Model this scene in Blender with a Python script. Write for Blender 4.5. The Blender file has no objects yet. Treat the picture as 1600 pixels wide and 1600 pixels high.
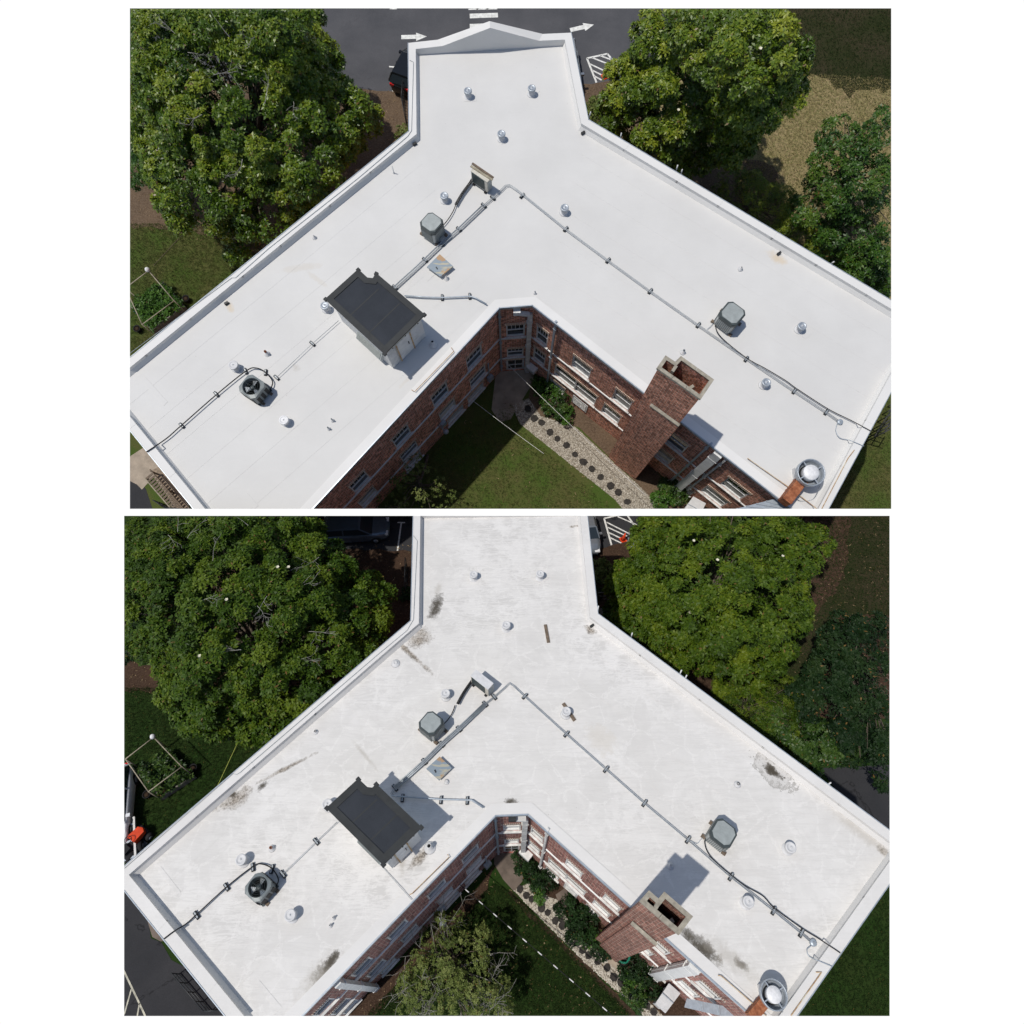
import bpy, bmesh, math, random
import numpy as np
from mathutils import Vector, Matrix
random.seed(7); rng = np.random.default_rng(7)
R = math.radians
scn = bpy.context.scene
col = scn.collection
# ------------------------------------------------------------------ camera
FPX, H = 1000.0, 36.0
TH_UP, TH_LOW = R(10.3), R(37.6)          # tilt of the camera against the up axis of each plot
LOW_SCALE = 0.8
cd = bpy.data.cameras.new('camera'); cam = bpy.data.objects.new('camera', cd); col.objects.link(cam)
cd.sensor_width = 36; cd.lens = 36 * FPX / 1600; cd.clip_end = 2000; cd.clip_start = .5
cam.location = (0, 0, H); cam.rotation_euler = (TH_UP, 0, 0)
scn.camera = cam
# ------------------------------------------------------------------ light
SUN = Vector((-.36, .115, .926)).normalized()
sl = bpy.data.lights.new('sun', 'SUN'); sl.energy = 3.85; sl.angle = R(.8); sl.color = (1, .955, .89)
so = bpy.data.objects.new('sun', sl); col.objects.link(so); so.location = (-20, -10, 70)
so.rotation_euler = SUN.to_track_quat('Z', 'Y').to_euler()
w = bpy.data.worlds.new('World'); scn.world = w; w.use_nodes = True
nt = w.node_tree; nt.nodes.clear()
wo = nt.nodes.new('ShaderNodeOutputWorld'); bg = nt.nodes.new('ShaderNodeBackground')
sky = nt.nodes.new('ShaderNodeTexSky'); sky.sky_type = 'NISHITA'; sky.sun_disc = False
sky.sun_elevation = math.asin(SUN.z); sky.sun_rotation = math.atan2(SUN.x, SUN.y) % (2 * math.pi)
bg.inputs[1].default_value = .11
# under the horizon: plain white glow added as a blank backdrop around the plots
bg2 = nt.nodes.new('ShaderNodeBackground'); bg2.inputs[0].default_value = (1, 1, 1, 1); bg2.inputs[1].default_value = 1.27
tc = nt.nodes.new('ShaderNodeTexCoord'); sx = nt.nodes.new('ShaderNodeSeparateXYZ')
mr = nt.nodes.new('ShaderNodeMapRange'); mr.inputs[1].default_value = -.12; mr.inputs[2].default_value = .05
mr.inputs[3].default_value = 1; mr.inputs[4].default_value = 0
mx = nt.nodes.new('ShaderNodeMixShader')
nt.links.new(tc.outputs['Generated'], sx.inputs[0]); nt.links.new(sx.outputs[2], mr.inputs[0])
nt.links.new(mr.outputs[0], mx.inputs[0]); nt.links.new(sky.outputs[0], bg.inputs[0])
nt.links.new(bg.outputs[0], mx.inputs[1]); nt.links.new(bg2.outputs[0], mx.inputs[2]); nt.links.new(mx.outputs[0], wo.inputs[0])
scn.view_settings.view_transform = 'Standard'; scn.view_settings.look = 'None'
scn.view_settings.exposure = -.3; scn.view_settings.gamma = 1
try: scn.view_settings.use_curve_mapping = False
except Exception: pass

# ------------------------------------------------------------------ materials
MATS = {}
class NG:
    def __init__(s, name):
        s.m = bpy.data.materials.new(name); s.m.use_nodes = True; s.t = s.m.node_tree
        s.b = s.t.nodes['Principled BSDF']; s.tc = s.n('ShaderNodeTexCoord'); s.obj = s.tc.outputs['Object']
        MATS[name] = s.m
    def n(s, k, **a):
        x = s.t.nodes.new(k)
        for q, v in a.items(): setattr(x, q, v)
        return x
    def l(s, a, b): s.t.links.new(a, b)
    def put(s, inp, v):
        if isinstance(v, (int, float)): inp.default_value = v
        elif isinstance(v, (tuple, list)): inp.default_value = tuple(v) if len(inp.default_value) == len(v) else tuple(v) + (1,)
        else: s.l(v, inp)
    def noise(s, scale, detail=4, rough=.6, vec=None, dist=0):
        x = s.n('ShaderNodeTexNoise'); x.inputs['Scale'].default_value = scale; x.inputs['Detail'].default_value = detail
        x.inputs['Roughness'].default_value = rough; x.inputs['Distortion'].default_value = dist
        s.l(vec if vec is not None else s.obj, x.inputs['Vector']); return x.outputs['Fac']
    def vor(s, scale, vec=None, feature='F1'):
        x = s.n('ShaderNodeTexVoronoi', feature=feature); x.inputs['Scale'].default_value = scale
        s.l(vec if vec is not None else s.obj, x.inputs['Vector']); return x
    def ramp(s, f, stops):
        x = s.n('ShaderNodeValToRGB'); e = x.color_ramp.elements
        while len(e) < len(stops): e.new(.5)
        for i, (p, c) in enumerate(stops):
            e[i].position = p; e[i].color = (tuple(c) if isinstance(c, tuple) else (c, c, c)) + (1,)
        s.l(f, x.inputs[0]); return x.outputs[0]
    def mix(s, f, a, b, mode='MIX'):
        x = s.n('ShaderNodeMix', data_type='RGBA', blend_type=mode)
        s.put(x.inputs[0], f); s.put(x.inputs[6], a); s.put(x.inputs[7], b); return x.outputs[2]
    def math(s, op, a, b=0., c=None):
        x = s.n('ShaderNodeMath', operation=op); s.put(x.inputs[0], a); s.put(x.inputs[1], b)
        if c is not None: s.put(x.inputs[2], c)
        return x.outputs[0]
    def mapping(s, loc=(0,0,0), rot=(0,0,0), scale=(1,1,1), vec=None, kind='POINT'):
        x = s.n('ShaderNodeMapping', vector_type=kind); x.inputs['Location'].default_value = loc
        x.inputs['Rotation'].default_value = rot; x.inputs['Scale'].default_value = scale
        s.l(vec if vec is not None else s.obj, x.inputs['Vector']); return x.outputs[0]
    def bump(s, h, strength=.3, dist=.02):
        x = s.n('ShaderNodeBump'); x.inputs['Strength'].default_value = strength; x.inputs['Distance'].default_value = dist
        s.l(h, x.inputs['Height']); s.l(x.outputs[0], s.b.inputs['Normal'])
    def out(s, c=None, rough=.7, metal=0, spec=None):
        if c is not None: s.put(s.b.inputs['Base Color'], c)
        s.put(s.b.inputs['Roughness'], rough); s.put(s.b.inputs['Metallic'], metal)
        if spec is not None: s.put(s.b.inputs['Specular IOR Level'], spec)
        return s.m
def plain(name, c, rough=.6, metal=0, var=.12, scale=6, bump=0):
    g = NG(name); f = g.noise(scale, 5)
    d = tuple(x * (1 - var * 1.6) for x in c); u = tuple(min(1, x * (1 + var)) for x in c)
    g.out(g.ramp(f, [(.3, d), (.7, u)]), rough, metal)
    if bump: g.bump(g.noise(scale * 6, 4), bump, .01)
    return g.m
def ground_mat(name, c1, c2, c3, s1=.5, s2=14, bump=.6):
    g = NG(name); a = g.noise(s1, 6, .65); b = g.noise(s2, 6, .7)
    c = g.mix(g.ramp(a, [(.38, 0.), (.62, 1.)]), c1, c2)
    c = g.mix(g.ramp(b, [(.42, 0.), (.68, .75)]), c, c3)
    v = g.noise(s2 * 3.1, 3, .6)
    c = g.mix(1., c, g.ramp(v, [(.3, .55), (.7, 1.35)]), 'MULTIPLY')
    g.out(c, .95, 0, .15); g.bump(v, bump, .05); return g.m
ground_mat('lawn_sunny', (.070, .112, .020), (.12, .105, .040), (.040, .078, .013), .45)
ground_mat('lawn_dry', (.26, .21, .10), (.33, .25, .14), (.13, .15, .045), .45, 5)
ground_mat('lawn_dark', (.022, .052, .008), (.032, .050, .011), (.015, .040, .007), .45)  # darker lawn copy: the lower plot's overcast light put into the colour
ground_mat('lawn_worn_and_shade', (.028, .032, .010), (.052, .040, .022), (.018, .026, .008), .3)  # real worn grass in the lower plot, painted tree shade in the upper
ground_mat('mulch_dry', (.14, .095, .06), (.10, .068, .045), (.19, .14, .095), .6, 9)
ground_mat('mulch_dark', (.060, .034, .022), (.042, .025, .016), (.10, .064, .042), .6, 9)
ground_mat('soil', (.05, .032, .02), (.07, .045, .028), (.03, .02, .014), .6, 6)
def asphalt(name, k, crack=.45):
    g = NG(name); a = g.noise(.4, 6); b = g.noise(40, 3)
    c = g.ramp(a, [(.3, (.040*k, .041*k, .045*k)), (.7, (.058*k, .058*k, .062*k))])
    c = g.mix(1., c, g.ramp(b, [(.3, .8), (.7, 1.2)]), 'MULTIPLY')
    wv = g.vor(.22, g.mapping(vec=g.mapping(scale=(1, 1, 0))), 'DISTANCE_TO_EDGE')
    nz = g.math('ADD', wv.outputs['Distance'], g.math('MULTIPLY', g.math('SUBTRACT', g.noise(1.3, 5), .5), .22))
    cr = g.ramp(g.math('ABSOLUTE', nz), [(.0, crack), (.010, 1.)])
    c = g.mix(1., c, cr, 'MULTIPLY')
    g.out(c, .9, 0, .2); g.bump(b, .3, .01)
asphalt('asphalt_sunny', 1.6, .9); asphalt('asphalt_dark', .72)  # same road paler for the sunny plot, sunlight put into its colour
plain('road_paint', (.72, .72, .68), .7, var=.18, scale=5)
plain('road_paint_worn', (.5, .48, .38), .8, var=.3, scale=5)
plain('concrete', (.36, .30, .23), .9, var=.2, scale=1.5, bump=.3)
plain('concrete_dark', (.16, .125, .10), .9, var=.25, scale=1.5, bump=.3)
plain('wood_weathered', (.26, .20, .14), .85, var=.3, scale=7, bump=.4)
plain('wood_grey', (.20, .19, .16), .85, var=.3, scale=7, bump=.4)
plain('painted_white', (.72, .72, .70), .5, var=.1, scale=3)
plain('painted_dirty', (.66, .65, .62), .6, var=.22, scale=4)
plain('gutter_metal', (.40, .45, .50), .4, .3, var=.12)
plain('dark_frame', (.02, .022, .024), .5, var=.2)
plain('galvanised', (.42, .46, .50), .45, .45, var=.14, scale=12)
plain('vent_white', (.62, .62, .62), .6, .0, var=.08)
plain('conduit_metal', (.36, .39, .41), .45, .3, var=.15, scale=8)
plain('rubber_black', (.010, .010, .011), .85, var=.2)
plain('block_black', (.02, .024, .028), .7, var=.3, scale=20)
plain('cabinet_grey', (.19, .215, .215), .45, .1, var=.1, scale=5)
plain('cabinet_light', (.50, .53, .52), .45, .15, var=.12, scale=5)
plain('cabinet_dark', (.055, .070, .072), .5, .1, var=.12, scale=5)
plain('lid_grey', (.35, .38, .37), .45, .2, var=.12, scale=4)
plain('grille_black', (.006, .007, .008), .6, var=.2)
plain('coil_green', (.012, .035, .04), .4, .2, var=.3, scale=20)
plain('beige_metal', (.58, .55, .47), .5, .0, var=.12)
plain('timber_pale', (.33, .29, .21), .85, var=.25, scale=5)
plain('timber_brown', (.16, .12, .085), .85, var=.3, scale=9)
plain('plastic_blue', (.02, .12, .35), .4); plain('plastic_orange', (.75, .07, .015), .45)
plain('hose_green', (.01, .20, .12), .4); plain('reflective_white', (.76, .76, .76), .5)
plain('car_black', (.008, .009, .010), .18, .0, var=.1); plain('car_silver', (.30, .33, .36), .28, .6, var=.05)
plain('car_bluegrey', (.13, .17, .21), .25, .5, var=.05); plain('car_white', (.72, .73, .74), .3, var=.05)
plain('tail_red', (.5, .01, .01), .25); plain('stone_dark', (.035, .03, .025), .9, var=.4, scale=8, bump=.4)
plain('cap_stone', (.33, .30, .24), .9, var=.22, scale=6, bump=.4)
plain('bark', (.12, .095, .07), .9, var=.35, scale=8, bump=.6); plain('twig_grey', (.30, .29, .26), .9, var=.25, scale=9)
plain('petal', (.66, .63, .48), .6); plain('fan_blade', (.42, .45, .46), .35, .6, var=.1)
plain('rope_yellow', (.45, .5, .10), .6); plain('hatch_patch', (.75, .73, .68), .7)
g = NG('rust'); f = g.noise(5, 6, .7); g.out(g.ramp(f, [(.3, (.11, .035, .015)), (.5, (.28, .09, .035)), (.66, (.42, .17, .08)), (.78, (.55, .50, .45))]), .85)
g = NG('rust_thin'); f = g.noise(2.5, 6, .7); g.out(g.ramp(f, [(.3, (.20, .07, .03)), (.5, (.5, .33, .16)), (.66, (.62, .56, .42))]), .8)
g = NG('gravel'); v = g.vor(14); c = g.ramp(v.outputs['Distance'], [(0., (.5, .46, .38)), (.7, (.2, .17, .13))]); g.out(c, .9); g.bump(v.outputs['Distance'], .8, .05)
g = NG('pebble'); v = g.noise(3, 3); g.out(g.ramp(v, [(.3, (.42, .37, .29)), (.6, (.62, .58, .50)), (.75, (.3, .26, .2))]), .85)
g = NG('siding'); 
wv = g.n('ShaderNodeTexWave', wave_type='BANDS', bands_direction='Z', wave_profile='SAW'); wv.inputs['Scale'].default_value = 1.6; g.l(g.obj, wv.inputs[0])
g.out(g.ramp(g.noise(2, 5), [(.3, (.60, .61, .60)), (.7, (.74, .75, .75))]), .55); g.bump(wv.outputs['Fac'], .8, .03)
g = NG('dark_membrane'); a = g.noise(.8, 5); b = g.noise(60, 2)
c = g.ramp(a, [(.3, (.030, .034, .041)), (.7, (.042, .047, .056))]); c = g.mix(1., c, g.ramp(b, [(.3, .85), (.7, 1.15)]), 'MULTIPLY'); g.out(c, .9, 0, .2)
plain('dark_trim', (.020, .023, .024), .7, var=.2, scale=3)
g = NG('hatch_lid'); a = g.mapping(rot=(0, 0, 0), scale=(1, 6, 1)); f = g.noise(2.2, 3, .5); st = g.noise(1.6, 3, .5, a)
c = g.mix(g.ramp(st, [(.56, 0.), (.62, .8)]), (.24, .29, .33), (.46, .42, .30)); c = g.mix(g.ramp(f, [(.57, 0.), (.61, .9)]), c, (.42, .26, .13)); g.out(c, .5, .2)
def brick_mat(name, c1, c2, mortar, k=1.):
    g = NG(name); b = g.n('ShaderNodeTexBrick'); uv = g.tc.outputs['UV']
    b.offset = .5; g.l(uv, b.inputs['Vector']); b.inputs['Scale'].default_value = 1
    b.inputs['Brick Width'].default_value = .26 * k; b.inputs['Row Height'].default_value = .098 * k; b.inputs['Mortar Size'].default_value = .011 * k
    b.inputs['Mortar Smooth'].default_value = .2; b.inputs['Bias'].default_value = 0
    b.inputs['Color1'].default_value = c1 + (1,); b.inputs['Color2'].default_value = c2 + (1,); b.inputs['Mortar'].default_value = mortar + (1,)
    nz = g.noise(1.1, 5, .7, uv); fine = g.n('ShaderNodeTexWhiteNoise')
    mp = g.n('ShaderNodeVectorMath', operation='SNAP'); g.l(uv, mp.inputs[0]); mp.inputs[1].default_value = (.13 * k, .098 * k, 1)
    g.l(mp.outputs[0], fine.inputs[0])
    c = g.mix(1., b.outputs['Color'], g.ramp(nz, [(.3, .75), (.7, 1.2)]), 'MULTIPLY')
    c = g.mix(1., c, g.ramp(fine.outputs[0], [(0., .5), (.6, 1.05), (1., 1.55)]), 'MULTIPLY')
    g.out(c, .88, 0, .25); g.bump(b.outputs['Fac'], -.5, .02)
brick_mat('brick_red', (.60, .22, .13), (.42, .150, .098), (.68, .56, .45)); brick_mat('brick_overcast', (.33, .115, .088), (.22, .08, .066), (.46, .38, .32))  # second brick is the same wall dimmed, overcast light put into the colour
brick_mat('brick_chimney', (.52, .18, .10), (.36, .125, .075), (.60, .50, .40), .9); brick_mat('brick_chimney_overcast', (.28, .095, .062), (.18, .062, .044), (.42, .35, .28), .9)  # second chimney brick dimmed likewise for the overcast plot
g = NG('glass'); g.out((.018, .024, .024), .08, 0, .6)
g = NG('window_blind'); g.out(g.ramp(g.noise(2.5, 4), [(.35, (.09, .09, .08)), (.6, (.22, .21, .19))]), .35)
g = NG('car_glass'); g.out((.02, .028, .034), .07, 0, .7)
def leaf_mat(name, dark, mid, light, rough=.38, spec=.5, trans=.12):
    g = NG(name); a = g.n('ShaderNodeAttribute', attribute_name='leaf_tone')
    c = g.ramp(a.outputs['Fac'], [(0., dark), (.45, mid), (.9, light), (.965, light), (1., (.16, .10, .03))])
    g.out(c, rough, 0, spec)
    tr = g.n('ShaderNodeBsdfTranslucent'); g.put(tr.inputs[0], c); ms = g.n('ShaderNodeMixShader'); ms.inputs[0].default_value = trans
    o = g.t.nodes['Material Output']; g.l(g.b.outputs[0], ms.inputs[1]); g.l(tr.outputs[0], ms.inputs[2]); g.l(ms.outputs[0], o.inputs[0])
leaf_mat('leaf_magnolia', (.030, .070, .003), (.085, .155, .006), (.22, .27, .016), rough=.42, trans=.2)
leaf_mat('leaf_magnolia_low', (.020, .046, .003), (.044, .092, .005), (.11, .16, .010), .55, .25, .15)  # low leaf copies are dimmed, overcast light put into their colour
leaf_mat('leaf_right', (.038, .078, .004), (.105, .175, .008), (.27, .31, .02), rough=.45, trans=.2)
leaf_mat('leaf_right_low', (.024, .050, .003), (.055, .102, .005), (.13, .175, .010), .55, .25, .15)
leaf_mat('leaf_deep', (.016, .052, .006), (.036, .095, .009), (.085, .15, .016), .45, .35)
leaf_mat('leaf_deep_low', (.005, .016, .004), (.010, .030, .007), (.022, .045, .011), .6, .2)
leaf_mat('leaf_shrub', (.012, .03, .006), (.03, .07, .012), (.07, .12, .02), .45, .3)
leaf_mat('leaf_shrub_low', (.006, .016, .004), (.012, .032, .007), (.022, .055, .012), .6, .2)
leaf_mat('leaf_olive', (.06, .085, .02), (.12, .16, .035), (.20, .23, .07), .6, .2)
leaf_mat('leaf_bright', (.03, .08, .01), (.05, .12, .015), (.08, .17, .02), .5, .3)

# ------------------------------------------------------------------ mesh builder
class MB:
    def __init__(s): s.v = []; s.f = []; s.uv = []; s.mi = []; s.hasuv = False; s.cur = 0; s.smooth = []
    def add(s, vs, fs, uvs=None, smooth=False):
        o = len(s.v); s.v += [tuple(v) for v in vs]
        for i, f in enumerate(fs):
            s.f.append([o + k for k in f]); s.mi.append(s.cur); s.smooth.append(smooth)
            if uvs: s.uv.append(uvs[i]); s.hasuv = True
            else: s.uv.append(None)
        return s
    def box(s, c, d, rz=0, taper=1., bev=0):
        hx, hy, hz = d[0]/2, d[1]/2, d[2]/2; cr, sr = math.cos(rz), math.sin(rz); vs = []
        for z, k in ((-hz, 1), (hz, taper)):
            for x, y in ((-hx, -hy), (hx, -hy), (hx, hy), (-hx, hy)):
                x *= k; y *= k; vs.append((c[0] + x*cr - y*sr, c[1] + x*sr + y*cr, c[2] + z))
        return s.add(vs, [(0,3,2,1),(4,5,6,7),(0,1,5,4),(1,2,6,5),(2,3,7,6),(3,0,4,7)])
    def beam(s, a, b, wd, ht):
        a, b = Vector(a), Vector(b); d = (b - a).normalized(); up = Vector((0,0,1)) if abs(d.z) < .9 else Vector((0,1,0))
        x = d.cross(up).normalized() * wd/2; y = x.cross(d).normalized() * ht/2; vs = []
        for p in (a, b): vs += [p-x-y, p+x-y, p+x+y, p-x+y]
        return s.add(vs, [(0,3,2,1),(4,5,6,7),(0,1,5,4),(1,2,6,5),(2,3,7,6),(3,0,4,7)])
    def prism(s, poly, z0, z1, uvwall=False):
        n = len(poly); A = sum(poly[i][0]*poly[(i+1)%n][1] - poly[(i+1)%n][0]*poly[i][1] for i in range(n))
        if A < 0: poly = poly[::-1]
        za = z0 if isinstance(z0, (list, tuple)) else [z0]*n; zb = z1 if isinstance(z1, (list, tuple)) else [z1]*n
        vs = [(p[0], p[1], za[i]) for i, p in enumerate(poly)] + [(p[0], p[1], zb[i]) for i, p in enumerate(poly)]
        fs = [tuple(range(n))[::-1], tuple(range(n, 2*n))]; uvs = [[(p[0], p[1]) for p in poly[::-1]], [(p[0], p[1]) for p in poly]]
        acc = 0
        for i in range(n):
            j = (i+1) % n; L = math.dist(poly[i][:2], poly[j][:2]); fs.append((i, j, n+j, n+i))
            uvs.append([(acc, za[i]), (acc+L, za[j]), (acc+L, zb[j]), (acc, zb[i])]); acc += L
        return s.add(vs, fs, uvs)
    def tube(s, path, r, n=8, cap=True, smooth=True):
        path = [Vector(p) for p in path]; m = len(path); rs = r if isinstance(r, (list, tuple)) else [r]*m
        vs = []; fs = []; prev = None
        for i, p in enumerate(path):
            d = (path[min(i+1, m-1)] - path[max(i-1, 0)]); d = d.normalized() if d.length > 1e-9 else Vector((0,0,1))
            if prev is None: prev = d.orthogonal().normalized()
            prev = (prev - d*prev.dot(d)); prev = prev.normalized() if prev.length > 1e-6 else d.orthogonal().normalized()
            q = d.cross(prev)
            for k in range(n):
                a = 2*math.pi*k/n; vs.append(p + (prev*math.cos(a) + q*math.sin(a))*rs[i])
        for i in range(m-1):
            for k in range(n): k2 = (k+1) % n; fs.append((i*n+k, i*n+k2, (i+1)*n+k2, (i+1)*n+k))
        if cap: fs.append(tuple(range(n))[::-1]); fs.append(tuple(range((m-1)*n, m*n)))
        return s.add(vs, fs, smooth=smooth)
    def lathe(s, prof, n=20, c=(0,0,0), smooth=True):
        vs = []; fs = []; m = len(prof)
        for r, z in prof:
            for k in range(n): a = 2*math.pi*k/n; vs.append((c[0]+r*math.cos(a), c[1]+r*math.sin(a), c[2]+z))
        for i in range(m-1):
            for k in range(n): k2 = (k+1) % n; fs.append((i*n+k, i*n+k2, (i+1)*n+k2, (i+1)*n+k))
        if prof[0][0] > 1e-4: fs.append(tuple(range(n))[::-1])
        if prof[-1][0] > 1e-4: fs.append(tuple(range((m-1)*n, m*n)))
        return s.add(vs, fs, smooth=smooth)
    def quad(s, a, b, c, d, uv=None): return s.add([a, b, c, d], [(0,1,2,3)], [uv] if uv else None)
    def shift(s, c):
        s.v = [(v[0]-c[0], v[1]-c[1], v[2]-c[2]) for v in s.v]; return s
    def mesh(s, name, mats):
        me = bpy.data.meshes.new(name); me.from_pydata(s.v, [], s.f)
        for m in (mats if isinstance(mats, (list, tuple)) else [mats]): me.materials.append(MATS[m])
        me.polygons.foreach_set('material_index', s.mi); me.polygons.foreach_set('use_smooth', s.smooth)
        if s.hasuv:
            uvl = me.uv_layers.new(name='UVMap').data; k = 0
            for i, f in enumerate(s.f):
                u = s.uv[i]
                for j in range(len(f)):
                    if u: uvl[k].uv = u[j]
                    k += 1
        me.update(); return me

class Plot:
    def __init__(s, key, th, rect, where):
        s.key = key; s.th = th; s.rect = rect; s.where = where; s.objs = []; s.c, s.s = math.cos(th), math.sin(th)
    def at(s, px, py, z=0.):
        dx, dy = (px-800)/FPX, (800-py)/FPX
        lx, ly, lz = dx, dy*s.c + s.s, dy*s.s - s.c
        t = (H - z)/(-lz); return Vector((lx*t, ly*t, z))
    def proj(s, p):                       # numpy (n,3) -> (n,2)
        p = np.asarray(p, float).reshape(-1, 3); x = p[:, 0]; y = p[:, 1]; z = p[:, 2] - H
        yc = y*s.c + z*s.s; zc = -y*s.s + z*s.c
        return np.stack([800 + FPX*x/(-zc), 800 - FPX*yc/(-zc)], 1)
    def planes(s):
        x0, y0, x1, y1 = s.rect; o = Vector((0, 0, H)); c = [s.at(x0, y0)-o, s.at(x1, y0)-o, s.at(x1, y1)-o, s.at(x0, y1)-o]
        mid = s.at((x0+x1)/2, (y0+y1)/2) - o; out = []
        for i in range(4):
            n = c[i].cross(c[(i+1) % 4]).normalized()
            if n.dot(mid) > 0: n = -n
            out.append(n)
        return out
P = None
def link(o, parent=None):
    col.objects.link(o); P.objs.append(o)
    if parent is not None: o.parent = parent
    return o
def thing(name, label, cat, loc=(0,0,0), rz=0, group=None):
    o = bpy.data.objects.new(name, None); o.location = loc; o.rotation_euler = (0, 0, rz); o.empty_display_size = .2
    o['label'] = label; o['category'] = cat
    if group: o['group'] = group
    return link(o)
def obj(name, mb, mat, parent=None, loc=(0,0,0), rz=0, label=None, cat=None, kind=None, group=None):
    me = mb if isinstance(mb, bpy.types.Mesh) else mb.mesh(name, mat)
    o = bpy.data.objects.new(name, me); o.location = loc; o.rotation_euler = (0, 0, rz)
    if label: o['label'] = label
    if cat: o['category'] = cat
    if kind: o['kind'] = kind
    if group: o['group'] = group
    return link(o, parent)
def pxpoly(pts, z=0.): return [P.at(x, y, z) for x, y in pts]
def sheet(name, pts, z, mat, kind='structure', parent=None, wob=0.):
    poly = [tuple(p) for p in pxpoly(pts, 0)]; q = []
    if wob:
        n = len(poly)
        for i in range(n):
            a, b = Vector(poly[i]), Vector(poly[(i+1) % n]); m = max(1, int((b-a).length/.5))
            for k in range(m):
                p = a.lerp(b, k/m); q.append((p.x + random.uniform(-wob, wob), p.y + random.uniform(-wob, wob)))
    else: q = [(p[0], p[1]) for p in poly]
    bm = bmesh.new(); f = bm.faces.new([bm.verts.new((x, y, z)) for x, y in q])
    if f.normal.z < 0: f.normal_flip()
    bm.normal_update()
    if f.normal.z < 0: f.normal_flip()
    bmesh.ops.triangulate(bm, faces=bm.faces); me = bpy.data.meshes.new(name); bm.to_mesh(me); bm.free(); me.materials.append(MATS[mat])
    return obj(name, me, mat, parent, kind=None if parent else kind)
def smoothpath(pts, k=5):
    pts = [Vector(p) for p in pts]; out = []
    for i in range(len(pts)-1):
        p0, p1, p2, p3 = pts[max(i-1, 0)], pts[i], pts[i+1], pts[min(i+2, len(pts)-1)]
        for j in range(k):
            t = j/k; out.append(.5*((2*p1) + (p2-p0)*t + (2*p0-5*p1+4*p2-p3)*t*t + (3*p1-p0-3*p2+p3)*t**3))
    out.append(pts[-1]); return out
def px3(pts, z): return [P.at(x, y, z) for x, y in pts]

# ------------------------------------------------------------------ foliage
def inpoly(x, y, poly):
    c = np.zeros(len(x), bool); n = len(poly)
    for i in range(n):
        x1, y1 = poly[i][0], poly[i][1]; x2, y2 = poly[(i+1) % n][0], poly[(i+1) % n][1]
        m = ((y1 > y) != (y2 > y)); 
        with np.errstate(divide='ignore', invalid='ignore'): xi = (x2-x1)*(y-y1)/((y2-y1) if y2 != y1 else 1e-9) + x1
        c ^= (m & (x < xi))
    return c
def unit(v): return v/np.maximum(np.linalg.norm(v, axis=-1, keepdims=True), 1e-9)
def leaves_mesh(name, pos, axis, rn, mat, nl, ln, wd, droop=.35, origin=(0,0,0)):
    n = len(pos)
    if n == 0: return None
    ax = unit(axis); ref = np.where(np.abs(ax[:, 2:3]) < .9, np.array([[0,0,1.]]), np.array([[1.,0,0]]))
    e1 = unit(np.cross(ax, ref)); e2 = np.cross(ax, e1)
    ph = rng.uniform(0, 6.28, (n, 1)) + np.arange(nl)[None]*(2*np.pi/nl) + rng.normal(0, .25, (n, nl))
    el = rng.normal(droop, .28, (n, nl))                       # elevation of each leaf above the rosette plane
    d = (e1[:, None]*np.cos(ph)[..., None] + e2[:, None]*np.sin(ph)[..., None])*np.cos(el)[..., None] + ax[:, None]*np.sin(el)[..., None]
    side = unit(np.cross(d, ax[:, None] + rng.normal(0, .25, (n, nl, 3))))
    L = ln*rng.uniform(.7, 1.25, (n, nl, 1)); b = pos[:, None] + d*L*.08
    mid = pos[:, None] + d*L*.5; up = ax[:, None]*L*.05
    v = np.stack([b, mid + side*wd/2*(L/ln) + up, b + d*L - ax[:, None]*L*.12, mid - side*wd/2*(L/ln) + up], 2).reshape(-1, 3)
    r = np.clip(rn[:, None] + rng.normal(0, .13, (n, nl)), 0, 1); r = np.where(rng.random(r.shape) < .012, 1., np.minimum(r, .95))
    pr = P.proj(v.reshape(-1, 3)).reshape(-1, 4, 2); x0, y0, x1, y1 = P.rect
    ok = ((pr[..., 0] > x0) & (pr[..., 0] < x1) & (pr[..., 1] > y0) & (pr[..., 1] < y1)).all(1)
    vz = v.reshape(-1, 4, 3); bad = inpoly(vz[:, 0, 0], vz[:, 0, 1], P.outline) & (vz[..., 2].min(1) < P.zr + .5)
    ok &= ~bad & (vz[..., 2].min(1) > .02)
    v = vz[ok] - np.array(origin)[None, None]; r = r.reshape(-1)[ok]; m = len(v)
    if m == 0: return None
    me = bpy.data.meshes.new(name); me.vertices.add(4*m); me.vertices.foreach_set('co', v.reshape(-1).astype(np.float32))
    me.loops.add(4*m); me.loops.foreach_set('vertex_index', np.arange(4*m, dtype=np.int32))
    me.polygons.add(m); me.polygons.foreach_set('loop_start', np.arange(0, 4*m, 4, dtype=np.int32))
    me.update(calc_edges=True)
    a = me.attributes.new('leaf_tone', 'FLOAT', 'FACE'); a.data.foreach_set('value', r.astype(np.float32))
    me.materials.append(MATS[mat]); return me
def sph(n):
    v = rng.normal(size=(n, 3)); return unit(v)
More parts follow.
